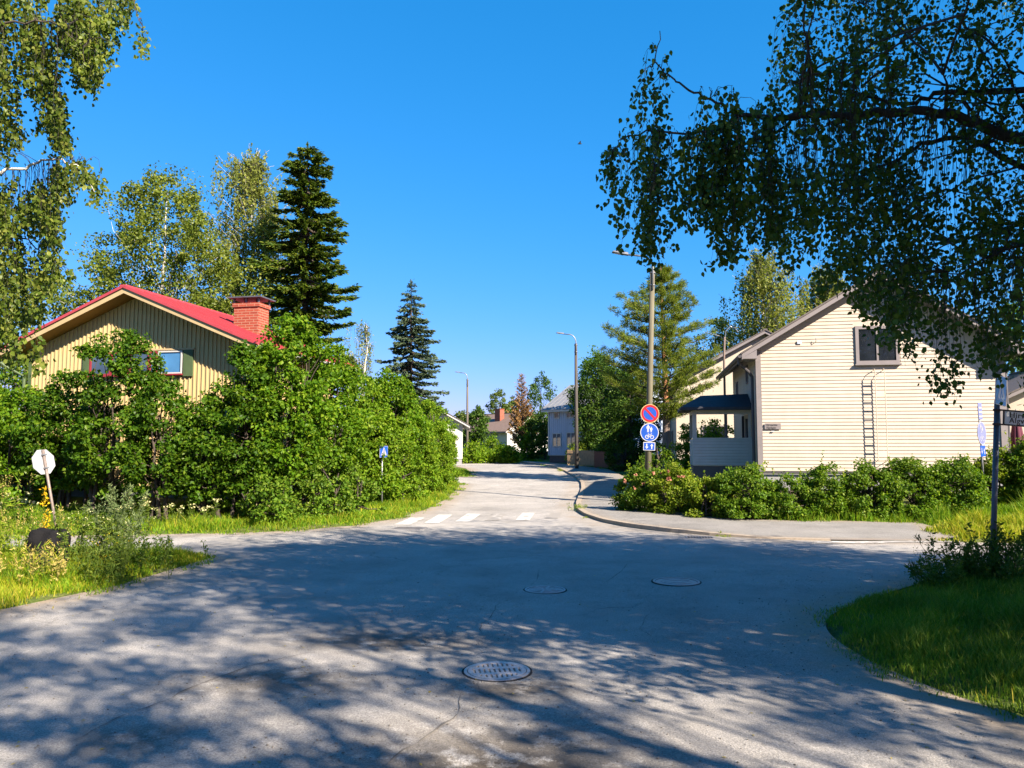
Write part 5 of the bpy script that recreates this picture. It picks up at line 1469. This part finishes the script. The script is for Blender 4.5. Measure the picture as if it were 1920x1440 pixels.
# the three signs on the nearest lamp post: no parking, shared path, two-way plate
np_, rr = 3.02, .315
o = sign_disc(lamp1, np_, rr, 'sign_rim', 'sign_red', 'no_parking_sign')
b = MB(); b.ring((0, np_, -.1425), rr * .70, rr * .925, 40, 'y', .002)
c45 = math.cos(R(45)); w = rr * .115
b.prism([(-rr * .72 * c45 - w * c45, np_ + rr * .72 * c45 - w * c45), (-rr * .72 * c45 + w * c45, np_ + rr * .72 * c45 + w * c45), (rr * .72 * c45 + w * c45, np_ - rr * .72 * c45 + w * c45), (rr * .72 * c45 - w * c45, np_ - rr * .72 * c45 - w * c45)], 'y', -.1455, -.1432)
b.build('sign_ring', M['sign_red'], o)
b = MB(); b.disc((0, np_, -.1418), rr * .70, 40, 'y', .0017); b.build('sign_field', M['sign_blue'], o)
path_disc(lamp1, 2.385, .31)
b = MB(); b.box((-.20, -.14, 1.78), (.20, -.128, 2.055)); o = b.build('two_way_plate', M['sign_white'], lamp1, bevel=.004)
b = MB(); b.box((-.18, -.1425, 1.80), (.18, -.1403, 2.035)); b.build('sign_field', M['sign_blue'], o)
b = MB()
for x, s in ((-.085, -1), (.085, 1)):
    zc = 1.918
    b.prism([(x - .018, zc - s * .085), (x + .018, zc - s * .085), (x + .018, zc + s * .01), (x - .018, zc + s * .01)], 'y', -.1455, -.1432)
    b.prism([(x - .055, zc + s * .012), (x + .055, zc + s * .012), (x, zc + s * .085)], 'y', -.1455, -.1432)
b.build('symbol', M['sign_white'], o)
b = MB()
for z in (3.02, 2.385, 1.92): b.ring((0, 0, z - .02), .115, .13, 16, 'z', .04)
b.build('sign_clamps', M['steel'], lamp1)

# stop sign seen from behind, leaning to the left
x, y = gd(110, 1004); z = gz(x, y)
stop = thing('stop_sign', 'leaning stop sign seen from behind in the weeds on the left', 'road sign', (x, y, z - .1))
stand(stop, -R(12.5), R(72))
b = MB(); b.tube([(0, 0, -.1), (0, 0, 2.05)], .03, 12); b.build('pole', M['steel_rust'], stop, smooth=True)
b = MB(); b.disc((0, 1.78, .034), .30, 8, 'y', .012); so = b.build('sign_plate', M['sign_back'], stop)
b = MB(); b.disc((0, 1.78, .047), .298, 8, 'y', .002); b.build('sign_face', M['sign_red'], so)
b = MB(); b.box((-.045, -.045, 1.62), (.045, .034, 1.65)); b.box((-.045, -.045, 1.92), (.045, .034, 1.95)); b.build('bracket', M['steel'], stop)

# small blue crossing sign in the left hedge
def crossing_sign(root, z, s, ang, field, white, y=-.05):
    b = MB(); b.box((-s / 2, y, z), (s / 2, y + .012, z + s)); o = b.build('crossing_sign', M[white], root, bevel=.004); o.rotation_euler = (0, 0, ang)
    b = MB(); e = s * .03; b.box((-s / 2 + e, y - .003, z + e), (s / 2 - e, y - .0005, z + s - e)); b.build('sign_field', M[field], o)
    b = MB(); b.prism([(-s * .38, z + s * .16), (s * .38, z + s * .16), (0, z + s * .90)], 'y', y - .006, y - .0035); t = b.build('symbol', M[white], o)
    b = MB()
    hx, hz, h = 0.0, z + s * .25, s * .48
    b.disc((hx + .01 * s, hz + h * .92, y - .009), h * .075, 12, 'y', .002)
    b.prism([(hx - h * .08, hz + h * .82), (hx + h * .10, hz + h * .82), (hx + h * .07, hz + h * .45), (hx - h * .07, hz + h * .45)], 'y', y - .009, y - .007)
    b.prism([(hx - h * .07, hz + h * .45), (hx + h * .01, hz + h * .45), (hx - h * .16, hz), (hx - h * .25, hz)], 'y', y - .009, y - .007)
    b.prism([(hx - h * .01, hz + h * .45), (hx + h * .07, hz + h * .45), (hx + h * .26, hz), (hx + h * .17, hz)], 'y', y - .009, y - .007)
    for k in range(5):
        xx = -s * .30 + k * s * .135
        b.prism([(xx, z + s * .17), (xx + s * .07, z + s * .17), (xx + s * .06, z + s * .24), (xx + s * .01, z + s * .24)], 'y', y - .009, y - .007)
    b.build('pictogram', M['black'] if field == 'sign_blue' else M[field], t)
    return o
x, y = gd(716, 957); z = gz(x, y)
cs = thing('crossing_sign_post', 'small blue crossing sign on a thin pole in the left hedge', 'road sign', (x, y, z), 0)
b = MB(); b.tube([(0, 0, -.2), (-.02, 0, 2.0)], .026, 10); b.build('pole', M['steel'], cs, smooth=True)
crossing_sign(cs, 1.52, .36, R(56), 'sign_blue', 'sign_dull')

# street name post at the right
x, y = gd(1861, 1092); z = gz(x, y)
sp = thing('street_sign_post', 'grey street name post with a side turned blue sign on top', 'street sign', (x, y, z))
stand(sp, R(4.4))
b = MB(); b.tube([(0, 0, -.3), (0, 0, 2.62)], .038, 14); b.build('pole', M['steel_dark'], sp, smooth=True)
co_ = crossing_sign(sp, 2.545, .44, R(40), 'sign_blue_reflected_sky', 'sign_grey', y=-.05)
zt = 2.27
b = MB(); b.box((.085, -.052, zt), (.92, -.036, zt + .20)); nb_ = b.build('name_board', M['sign_grey'], sp)
b = MB(); b.box((-.07, -.055, zt + .195), (.93, -.033, zt + .218)); b.box((-.07, -.055, zt - .018), (.93, -.033, zt + .004)); b.box((.068, -.054, zt - .016), (.084, -.034, zt + .216)); b.ring((0, 0, zt + .19), .038, .052, 14, 'z', .03); b.ring((0, 0, zt - .02), .038, .052, 14, 'z', .03)
b.build('board_frame', M['black'], nb_)
text_part('lettering', 'Hirventie', .115, M['black'], nb_, Matrix.Translation((.155, -.0535, zt + .105)) @ FACE, 1.12, .0012)
text_part('lettering', 'Älgvägen', .112, M['black'], nb_, Matrix.Translation((.155, -.0535, zt + .028)) @ FACE, 1.12, .0012)

# shared path sign turned side on
x, y = gd(1849, 972); z = gz(x, y)
ps = thing('path_sign_post', 'leaning thin post with bleached path signs seen from the side', 'road sign', (x, y, z))
stand(ps, -R(1.4), R(40))
b = MB(); b.tube([(0, 0, -.2), (0, 0, 2.75)], .024, 10); b.build('pole', M['steel'], ps, smooth=True)
path_disc(ps, 2.0, .32, 'sign_pale', 'sign_dull', 'path_sign', -.04)
b = MB(); b.box((-.14, -.04, 2.38), (.14, -.03, 2.84)); uo = b.build('upper_plate', M['sign_pale'], ps)
b = MB()
for q in (2.44, 2.56, 2.68): b.box((-.11, -.0425, q), (.11, -.0403, q + .05))
b.build('symbol', M['sign_dull'], uo)
b = MB(); b.box((-.18, -.04, 1.36), (.18, -.03, 1.66)); lo_ = b.build('two_way_plate', M['sign_blue'], ps)
b = MB()
for x_, s in ((-.085, -1), (.085, 1)):
    b.prism([(x_ - .02, 1.51 - s * .09), (x_ + .02, 1.51 - s * .09), (x_ + .02, 1.51), (x_ - .02, 1.51)], 'y', -.0425, -.0403); b.prism([(x_ - .05, 1.51), (x_ + .05, 1.51), (x_, 1.51 + s * .09)], 'y', -.0425, -.0403)
b.build('symbol', M['sign_dull'], lo_)

# slender pole behind the porch
x, y, z = spot(1361, 31.5)
mp = thing('slender_pole', 'slender dark pole with a curved tip behind the porch', 'pole', (x, y, z))
b = MB(); b.tube([(0, 0, -.2), (0, 0, 5.0), (.05, 0, 5.9)], [.05, .045, .035], 8); b.build('pole', M['bark_pine_low'], mp, smooth=True)
b = MB(); b.tube([(.05, 0, 5.7), (.1, 0, 6.15), (.3, 0, 6.35), (.5, 0, 6.28), (.6, 0, 6.1)], .018, 6); b.build('curved_tip', M['steel'], mp)

# ------------------------------------------------------------------ fence, parasol, stone, drains, bird
def picket_fence(p0, p1, h, m, label, n, gap=.25, top='point'):
    (x0, y0), (x1, y1) = p0, p1
    z0 = gz(x0, y0); L = math.hypot(x1 - x0, y1 - y0)
    root = thing('picket_fence', label, 'fence', (x0, y0, float(zr(y0)) + .08), math.atan2(y1 - y0, x1 - x0), 'fences beside the second lamp post')
    b = MB(); w = L / n
    for k in range(n):
        x = k * w; hh = h + .02 * math.sin(k * 2.3); e = w * gap / 2
        b.prism([(x + e, .05), (x + w - e, .05), (x + w - e, hh - .05), (x + w / 2, hh), (x + e, hh - .05)], 'y', -.012, .012)
    b.build('pickets', M[m], root)
    r = MB()
    for q in (.22, h - .28): r.box((0, .0125, q), (L, .05, q + .07))
    r.build('rails', M[m], root)
    ps_ = MB()
    for x in np.linspace(.05, L - .05, max(2, int(L / 1.6) + 1)):
        q = MB(); q.box((x - .04, .0505, -.2), (x + .04, .13, h - .05)); q.build('post', M[m], root)
    return root
picket_fence(gd(1063, 874), (gd(1114, 879)), 1.05, 'fence_tan', 'tan picket fence at the foot of the second lamp post', 26)
picket_fence(gd(1114.5, 879), gd(1147, 883), 1.05, 'fence_red', 'red brown picket fence to the right of the tan one', 15)
picket_fence(gd(1148, 883.5), gd(1168, 885), 1.0, 'fence_dark', 'dark gate in the shade at the end of the red brown fence', 10)
x, y, z = spot(1908, 24.0)
pr = thing('parasol', 'closed plum coloured parasol at the right edge behind the hedge', 'parasol', (x, y, z))
b = MB(); b.tube([(0, 0, -.1), (0, 0, 2.6)], .022, 8); b.build('pole', M['steel'], pr, smooth=True)
pts = []
b = MB()
for k in range(7):
    a = 6.283 * k / 7
    b.tube([(0, 0, 2.55), (math.cos(a) * .06, math.sin(a) * .06, 2.2), (math.cos(a) * .12, math.sin(a) * .12, 1.6), (math.cos(a + .3) * .17, math.sin(a + .3) * .17, 1.0)], [.02, .06, .085, .05], 7)
b.build('canopy', M['parasol'], pr, smooth=True)

x, y = gd(62, 1088); z = gz(x, y)
bm = bmesh.new(); bmesh.ops.create_icosphere(bm, subdivisions=4, radius=1)
rg = random.Random(3)
for v in bm.verts:
    c = v.co.copy()
    k = 3.2
    s = (abs(c.x) ** k + abs(c.y) ** k + abs(c.z) ** k) ** (-1 / k)
    c *= s
    n_ = math.sin(c.x * 5 + 1) * math.cos(c.z * 4) * .03 + math.sin(c.y * 9 + c.z * 7) * .015
    v.co = Vector((c.x * (.27 + n_), c.y * (.24 + n_), max(0, .31 + c.z * (.33 + n_))))
me = bpy.data.meshes.new('boulder'); bm.to_mesh(me); bm.free(); me.materials.append(M['stone'])
for p in me.polygons: p.use_smooth = True
o = bpy.data.objects.new('boulder', me); col.objects.link(o); o.location = (x + .05, y + .25, z - .02)
tag(o, 'dark squared boulder among the weeds below the stop sign', 'boulder')

def iron_cover(px, py, r, kind, label):
    x, y = gd(px, py)
    z = float(road_z(np.array([[x, y]]))[0]) + .006
    root = thing('manhole_cover', label, 'manhole cover', (x, y, z), random.Random(px).uniform(-.4, .4) if kind != 'grate' else R(8), 'iron covers in the road')
    b = MB(); b.ring((0, 0, -.03), r * .905, r, 48, 'z', .034); fo = b.build('frame', M['iron'], root)
    b = MB(); b.ring((0, 0, -.03), r * 1.003, r * 1.07, 48, 'z', .0285); b.ring((0, 0, -.03), r * .886, r * .899, 48, 'z', .031); b.build('tar_joint', M['hole'], root)
    if kind == 'grate':
        b = MB(); b.disc((0, 0, -.05), r * .9, 40, 'z', .02); b.build('shaft', M['hole'], root)
        b = MB(); b.ring((0, 0, -.026), r * .76, r * .885, 48, 'z', .032)
        n, R_ = 5, r * .77
        for k in range(-n, n + 1):
            xx = k * R_ / n * .98; hl = math.sqrt(max(0, R_ * R_ - xx * xx))
            if hl > .02: b.box((xx - .0125, -hl, -.026), (xx + .0125, hl, .004))
        for yy in (-.085, .085):
            hl = math.sqrt(R_ * R_ - yy * yy); b.box((-hl, yy - .026, -.0255), (hl, yy + .026, .0045))
        b.build('grate', M['iron'], root)
    else:
        b = MB(); b.disc((0, 0, -.03), r * .885, 48, 'z', .028)
        if kind == 'ribbed':
            for k in range(6): b.ring((0, 0, -.002), r * (.14 + .12 * k), r * (.18 + .12 * k), 40, 'z', .008)
            for k in range(8):
                a = math.pi * k / 4; b.M = Matrix.Rotation(a, 4, 'Z'); b.box((r * .10, -.012, -.002), (r * .84, .012, .0055)); b.M = None
        else:
            b.ring((0, 0, -.002), r * .60, r * .68, 40, 'z', .007); b.box((-r * .5, -.10, -.002), (r * .5, -.07, .005)); b.box((-r * .5, .07, -.002), (r * .5, .10, .005))
        b.build('lid', M['iron'], root)
    return root
iron_cover(932, 1257, .295, 'grate', 'slotted iron drain grate nearest to the camera')
iron_cover(1022, 1105, .285, 'ribbed', 'round patterned manhole cover in the shade left of the plain one')
iron_cover(1268, 1091, .34, 'plain', 'plain round manhole cover in the shade to the right')
def gully(p, ang, w, d, label):
    x, y = p; z = float(road_z(np.array([[x, y]]))[0]) + .006
    root = thing('gully_grate', label, 'drain', (x, y, z), ang, 'small gully grates')
    b = MB(); b.box((-w, -d, -.03), (w, d, -.002)); b.build('shaft', M['hole'], root)
    b = MB(); b.box((-w - .03, -d - .03, -.03), (-w, d + .03, .005)); b.box((w, -d - .03, -.03), (w + .03, d + .03, .005)); b.box((-w, -d - .03, -.03), (w, -d, .005)); b.box((-w, d, -.03), (w, d + .03, .005))
    k = -w + .05
    while k < w - .02: b.box((k, -d, -.02), (k + .02, d, .003)); k += .06
    b.build('grate', M['iron'], root)
gully(gd(768, 991), -.3, .34, .20, 'small dark gully grate in front of the crosswalk')
gully(gd(1312, 1008.5), -.15, .26, .16, 'small dark gully grate at the sunk kerb')

def bird():
    p = at(1087, 270, 30)
    root = thing('bird', 'small dark bird flying in the open sky', 'bird', tuple(p))
    b = MB(); b.tube([(-.09, .02, .0), (-.05, .01, .01), (0, 0, .012), (.05, -.01, .005), (.085, -.015, .012)], [.004, .02, .028, .02, .008], 8); b.build('body', M['feather'], root, smooth=True)
    for s in (-1, 1):
        w = MB(); w.prism([(-.03, 0), (.035, 0), (.03, .07), (.0, .13), (-.03, .08)], 'z', .0, .006)
        o = w.build('wing', M['feather'], root)
        o.rotation_euler = (R(50) if s > 0 else R(130), 0, R(20)); o.location = (0, 0, .012)
bird()

# ------------------------------------------------------------------ grass, weeds, loose stones
def scatter(rng, poly, dens, dmin=.0, dmax=99, pull=None):
    poly = np.array(poly, float); lo, hi = poly.min(0), poly.max(0)
    n = int(dens * (hi[0] - lo[0]) * (hi[1] - lo[1]))
    P = lo + rng.random((n, 2)) * (hi - lo)
    P = P[poly_dist(P, poly) < 0]
    d = off_road(P)
    k = (d > dmin) & (d < dmax)
    return P[k], d[k]

def grass(name, poly, dens, h, w, m, seed, dmin=.02, dmax=99, var=.5, patch=.6, edge_short=.45):
    rng = np.random.default_rng(seed)
    P, d = scatter(rng, poly, dens, dmin - .36, dmax)
    rag = .16 + .26 * np.sin(P[:, 0] * 3.1 + P[:, 1] * 2.3) + .14 * np.sin(P[:, 0] * 9.7 - P[:, 1] * 7.9) + .07 * rng.normal(size=len(P))
    kk = d + rag > dmin + .03; P, d = P[kk], np.maximum(d[kk], 0)
    pn = np.sin(P[:, 0] * 2.1 + seed) * np.cos(P[:, 1] * 1.7 + P[:, 0] * .8) + .6 * np.sin(P[:, 0] * 5.3 - P[:, 1] * 4.1)
    keep = rng.random(len(P)) < np.clip(.55 + patch * pn * .5 + .2, .12, 1) * np.clip(.6 + d * 2.2, 0, 1)
    P, d, pn = P[keep], d[keep], pn[keep]
    z = np.maximum(gz_many(P), zr(P[:, 1]) - .01) - .01
    n = len(P)
    H = h * rng.uniform(1 - var, 1 + var, n) * (edge_short + (1 - edge_short) * ss(.0, .6, d)) * (1 + .3 * pn)
    a = rng.random(n) * 6.283
    b = np.column_stack([P, z])
    side = np.column_stack([np.cos(a), np.sin(a), np.zeros(n)]) * (w * rng.uniform(.6, 1.3, n))[:, None]
    ln = rng.normal(size=(n, 2)) * .38
    tip = b + np.column_stack([ln[:, 0] * H, ln[:, 1] * H, H])
    mid = b + np.column_stack([ln[:, 0] * H * .3, ln[:, 1] * H * .3, H * .55])
    V = np.stack([b - side, b + side, mid + side * .7, tip, mid - side * .7], 1).reshape(-1, 3)
    i = np.arange(n)[:, None] * 5
    F = np.concatenate([i + np.array([[0, 1, 2, 3]]), ], 0)
    F = i + np.array([[0, 1, 2, 4]]); F3 = i + np.array([[4, 2, 3, 3]])
    faces = [tuple(f) for f in F] + [(f[0], f[1], f[2]) for f in F3]
    return tag(raw_mesh(name, V, faces, M[m]), kind='stuff')
ISL = [(-7.0, 8.0), gd(-60, 1146), gd(0, 1143), gd(120, 1118), gd(240, 1094), gd(330, 1066), gd(396, 1046), (-5.8, 14.3), (-7.2, 14.5), (-12, 14.6), (-14, 8)]
CORN = [(3.2, 3.6), (3.1, 9), (3.3, 10.4), gd(1600, 1125), gd(1700, 1098), gd(1780, 1070), (8.6, 12.8), (12.5, 12.3), (12.5, 3.6)]
VERGE = [(-17, 17.0), (-12, 16.6), (-9, 16.8), (-5.5, 17.5), (-4.0, 18.5), (-2.6, 22), (-2.2, 28), (-1.8, 38), (-3.2, 38.5), (-4.2, 33), (-5.5, 27), (-6.2, 23), (-8, 20.6), (-17, 20.2)]
RIGHTV = [(3.0, 24.6), (3.2, 21.5), (6, 20.2), (9, 19.5), (11.3, 19.3), (11.2, 18.0), (12.0, 15.6), (20, 14.0), (20, 21.5), (10, 21.8), (4.6, 25.4)]
grass('grass', ISL, 2600, .13, .006, 'grass_dry', 1, patch=.5)
grass('grass', [(-5.2, 10), (-5.0, 14.6), (-8.6, 14.6), (-8.6, 11.2), (-6.6, 10.6)], 1600, .16, .007, 'grass', 2)
grass('grass', CORN, 3000, .12, .005, 'grass_dark', 3, patch=.4)
grass('grass', CORN, 260, .13, .005, 'grass_dry', 13, patch=.9)
grass('grass', VERGE, 800, .13, .010, 'grass', 4, dmin=-.05)
grass('grass', VERGE, 130, .18, .010, 'grass_dry', 5, dmin=.0, dmax=1.2)
grass('grass', RIGHTV, 700, .16, .010, 'grass', 6, dmin=.0)
grass('grass', [(8.6, 18.6), (8.8, 16.2), (12.0, 15.2), (20, 13.6), (20, 20)], 1000, .22, .011, 'grass_dry', 7)
grass('grass', [(-4.6, 35), (-1.6, 35), (-1.6, 47), (-5, 47)], 350, .14, .014, 'grass', 12, dmin=-.05)
grass('grass', [(-8, 60), (-2.4, 55), (2.6, 52), (3.2, 60), (2, 70), (-3, 72)], 60, .16, .03, 'grass', 8)
grass('grass', [(3.7, 22.6), (5.6, 20.6), (8.5, 19.9), (11.0, 19.6), (14, 19.4), (14, 20.0), (8.5, 20.6), (4.4, 22.9)], 420, .36, .009, 'grass', 11, var=.4)
grass('grass', [(4.2, 22.6), (7.5, 20.4), (9.4, 20.1), (9.4, 20.9), (6.0, 22.0)], 700, .52, .010, 'grass', 9, var=.35)

def weed(name, label, loc, h, spread, nst, lm, leaf, seed, tops=None, per=60, group=None, cat='weed', top_n=24):
    """Upright stems clothed in narrow leaves, some with a flower or seed head."""
    rng = np.random.default_rng(seed)
    root = thing(name, label, cat, loc, 0, group)
    paths, P, T = [], [], []
    for k in range(nst):
        b = np.array([rng.normal() * spread * .4, rng.normal() * spread * .4, 0]); hh = h * rng.uniform(.6, 1.05)
        e = b + np.array([rng.normal() * .16 * hh, rng.normal() * .16 * hh, hh])
        p = arc(b, e, 0, 7, rng, .012); p[:, :2] += (np.linspace(0, 1, 7) ** 2)[:, None] * rng.normal(size=2) * .10 * hh
        paths.append(p)
        q = rng.uniform(.06, 1, per); c = np.column_stack([np.interp(q, np.linspace(0, 1, 7), p[:, j]) for j in range(3)])
        br = rng.normal(size=(per, 3)) * (.075 * (1.15 - q))[:, None]; br[:, 2] = np.abs(br[:, 2]) * .7
        P.append(c + br); T.append(p[-1])
    P = np.concatenate(P); n = len(P)
    D = rand_dirs(rng, n, .55)
    L = leaf * rng.uniform(.6, 1.3, n)
    gr = lm.startswith('grass'); V, F = leaves(P, L, L * (.09 if gr else .32), D, rand_dirs(rng, n, .3))
    k = V.reshape(-1, 4, 3)[:, :, 2].min(1) > -.02
    V0, F0 = V, F[k]
    mi = np.zeros(len(F0), int); mats = [M[lm]]
    if tops:
        T = np.array(T)
        mode, tm, sz = tops
        if mode == 'plume':
            C = np.repeat(T, top_n, 0) + np.column_stack([rng.normal(size=(len(T) * top_n, 2)) * .022, -rng.random(len(T) * top_n) * .30])
            n = len(C); V, F = leaves(C, np.full(n, sz), np.full(n, sz * .35), rand_dirs(rng, n, .9), rand_dirs(rng, n))
        else:
            C = np.repeat(T, top_n, 0) + np.column_stack([rng.normal(size=(len(T) * top_n, 2)) * .035, rng.normal(size=len(T) * top_n) * .012])
            n = len(C); V, F = leaves(C, np.full(n, sz), np.full(n, sz), rand_dirs(rng, n), rand_dirs(rng, n, 1.5))
        if cat == 'flower':
            for q in range(len(T)):
                raw_mesh('flower', V[q * top_n * 4:(q + 1) * top_n * 4], F[:top_n], M[tm], root, local=True)
        else:
            F0 = np.concatenate([F0, F + len(V0)]); V0 = np.concatenate([V0, V]); mi = np.concatenate([mi, np.ones(len(F), int)]); mats.append(M[tm])
    raw_mesh('foliage', V0, F0, mats, root, local=True, midx=mi)
    V, F = tubes(paths, [np.linspace(.006, .002, 7)] * len(paths), 4); raw_mesh('stems', V, F, M['weed'], root, local=True)
    return root
def wl(px, py): x, y = gd(px, py); return (x, y, gz(x, y) - .01)
G1 = 'weeds around the stop sign'
weed('mugwort', 'tall grey green mugwort to the right of the stop sign pole', wl(212, 1066), 1.32, .55, 16, 'mugwort', .075, 401, ('plume', 'mugwort', .05), 90, G1)
weed('mugwort', 'smaller grey mugwort at the right of the tall one', wl(240, 1062), 1.02, .40, 9, 'mugwort', .07, 402, ('plume', 'mugwort', .05), 80, G1)
weed('meadow_weed', 'bushy green weed between the boulder and the mugwort', wl(150, 1075), .95, .75, 26, 'weed', .07, 403, ('flat', 'white_fl', .02), 80, G1, top_n=6)
weed('meadow_weed', 'dark low weed in front of the mugwort', wl(215, 1092), .62, .75, 26, 'weed', .065, 404, ('flat', 'yellow_fl', .015), 70, G1, top_n=4)
weed('meadow_weed', 'low weed at the right end of the weedy patch', wl(285, 1066), .45, .6, 20, 'shrub', .06, 405, None, 60, G1)
weed('mullein', 'yellow flowering stalk just left of the stop sign pole', wl(84, 1068), 1.15, .14, 3, 'weed', .08, 406, ('plume', 'yellow_fl', .055), 40, G1, top_n=60)
weed('tall_grass', 'straw coloured seed grass in front of the boulder', wl(70, 1105), .55, .6, 28, 'grass_dry', .12, 407, ('plume', 'straw', .05), 14, G1, top_n=26)
weed('tall_grass', 'arching seed grass behind the stop sign pole', wl(62, 1040), .95, .55, 24, 'grass', .16, 408, ('plume', 'straw', .05), 14, G1, top_n=20)
weed('meadow_weed', 'bright green weed at the left edge of the photo', wl(8, 1078), .62, .6, 24, 'shrub_y', .07, 409, None, 70, G1)
weed('tall_grass', 'tall pale grass at the left edge of the far verge', wl(12, 998), 1.3, .35, 12, 'grass', .22, 410, ('plume', 'straw', .05), 12, G1, top_n=20)
G2 = 'white flowering plants under the maples'
for k, (px, py, h, lb) in enumerate(((40, 994, .75, 'white flowering plant behind the boulder on the far verge'), (262, 990, .62, 'white flowering plant below the dark maple right of the mugwort'), (345, 990, .50, 'low white flowers under the middle of the maple bushes'),
                                    (440, 986, .58, 'white flowering plant under the maple at the right end of the gable'), (505, 984, .5, 'white flowers below the tall maple at the roof edge'), (548, 980, .52, 'white flowering plant at the foot of the tallest maple'))):
    weed('white_flower_plant', lb, wl(px, py), h, .8, 12, 'weed', .08, 420 + k, ('flat', 'white_fl', .045), 26, G2, 'flower', 12)
G3 = 'dark weeds beside the street name post'
for k, (px, py, h, sp_, lb) in enumerate(((1830, 1098, .72, .7, 'tall dark weed just left of the street name post'), (1905, 1090, .78, .7, 'dark leafy weed to the right of the street name post'), (1770, 1108, .42, .7, 'low dark weed at the tip of the right grass corner'),
                                     (1868, 1105, .45, .6, 'low dark weed at the foot of the street name post'), (1945, 1100, .8, .7, 'dark weed cut by the right edge of the photo'))):
    weed('meadow_weed', lb, wl(px, py), h, sp_, 22, 'weed', .075, 440 + k, ('plume', 'weed', .03), 60, G3)
weed('kerb_weed', 'small weed in the crack of the kerb at the crosswalk', wl(1083, 958), .22, .3, 9, 'shrub_y', .06, 450, None, 26, 'weeds along the kerb')
weed('kerb_weed', 'small weed growing at the sunk kerb', wl(1358, 1006), .14, .35, 9, 'shrub_y', .05, 451, None, 26, 'weeds along the kerb')
weed('kerb_weed', 'grass tuft on the path below the red brown pickets', wl(1128, 882), .30, .3, 9, 'grass_dry', .12, 452, None, 20, 'weeds along the kerb')
weed('kerb_weed', 'grass tuft at the kerb near the second lamp post', wl(1050, 884), .28, .3, 9, 'grass_dry', .12, 453, None, 20, 'weeds along the kerb')
weed('kerb_weed', 'small weed at the tip where the kerb bends right', wl(1105, 971), .12, .35, 8, 'shrub_y', .05, 454, None, 24, 'weeds along the kerb')

rng = np.random.default_rng(600)
PB = []
for c, s, n in (((-.1, 5.05), (.8, .4), 420), ((0, 6.5), (.6, .3), 120), ((-1.2, 8.0), (1.0, .35), 90), ((-2.0, 6.7), (.7, .25), 120)):
    PB.append(np.array(c) + rng.normal(size=(n, 2)) * s)
e = rng.random((60000, 2)) * [20, 14] + [-10, 4.2]; de = off_road(e)
PB.append(e[(de < .02) & (de > -1.2) & (rng.random(len(e)) < np.exp(de * 2.6) * .55)])
e = rng.random((900, 2)) * [10, 8] + [-5, 4.6]; PB.append(e)
PB = np.concatenate(PB); PB = PB[poly_dist(PB, ROAD_A) < .05]
sz = rng.uniform(.003, .011, len(PB)) * rng.uniform(.6, 1.25, len(PB))
z = road_z(np.column_stack([PB, np.zeros(len(PB))])) + .003
base = np.array([[1, 0, 0], [-1, 0, 0], [0, 1, 0], [0, -1, 0], [0, 0, .7], [0, 0, -.6]], float)
V = np.repeat(np.column_stack([PB, z])[:, None], 6, 1) + base[None] * sz[:, None, None] * rng.uniform(.6, 1.3, (len(PB), 6, 1))
Fb = np.array([[0, 2, 4], [2, 1, 4], [1, 3, 4], [3, 0, 4], [2, 0, 5], [1, 2, 5], [3, 1, 5], [0, 3, 5]])
F = (np.arange(len(PB))[:, None, None] * 6 + Fb[None]).reshape(-1, 3)
tag(raw_mesh('gravel', V.reshape(-1, 3), F, M['pebble']), kind='stuff')

# a few dry leaves and twigs dropped by the birches
e = rng.random((9000, 2)) * [14, 9] + [-8, 4.5]; de = off_road(e); e = e[(de < 0) & (rng.random(len(e)) < .02 + .30 * np.exp(de * 3.5))]
z = road_z(np.column_stack([e, np.zeros(len(e))])) + .004
V, F = leaves(np.column_stack([e, z]), rng.uniform(.02, .05, len(e)), rng.uniform(.012, .03, len(e)), rand_dirs(rng, len(e)) * [1, 1, .12], np.tile([[0, .05, 1.0]], (len(e), 1)), .12)
tag(raw_mesh('fallen_leaves', V, F, M['straw']), kind='stuff')

# the wood that closes the view all round, far off
rng = np.random.default_rng(700)
n = 1500
a = rng.uniform(R(20), R(160), n); r = rng.uniform(150, 190, n); C = np.column_stack([np.cos(a) * r, np.sin(a) * r, rng.random(n) ** .8 * 6.0 + .5])
V, F = cluster_leaves(rng, C, 2.6, 26, 1.0, .9, .5)
tag(raw_mesh('distant_wood', V, F, M['far_tree']), kind='stuff')
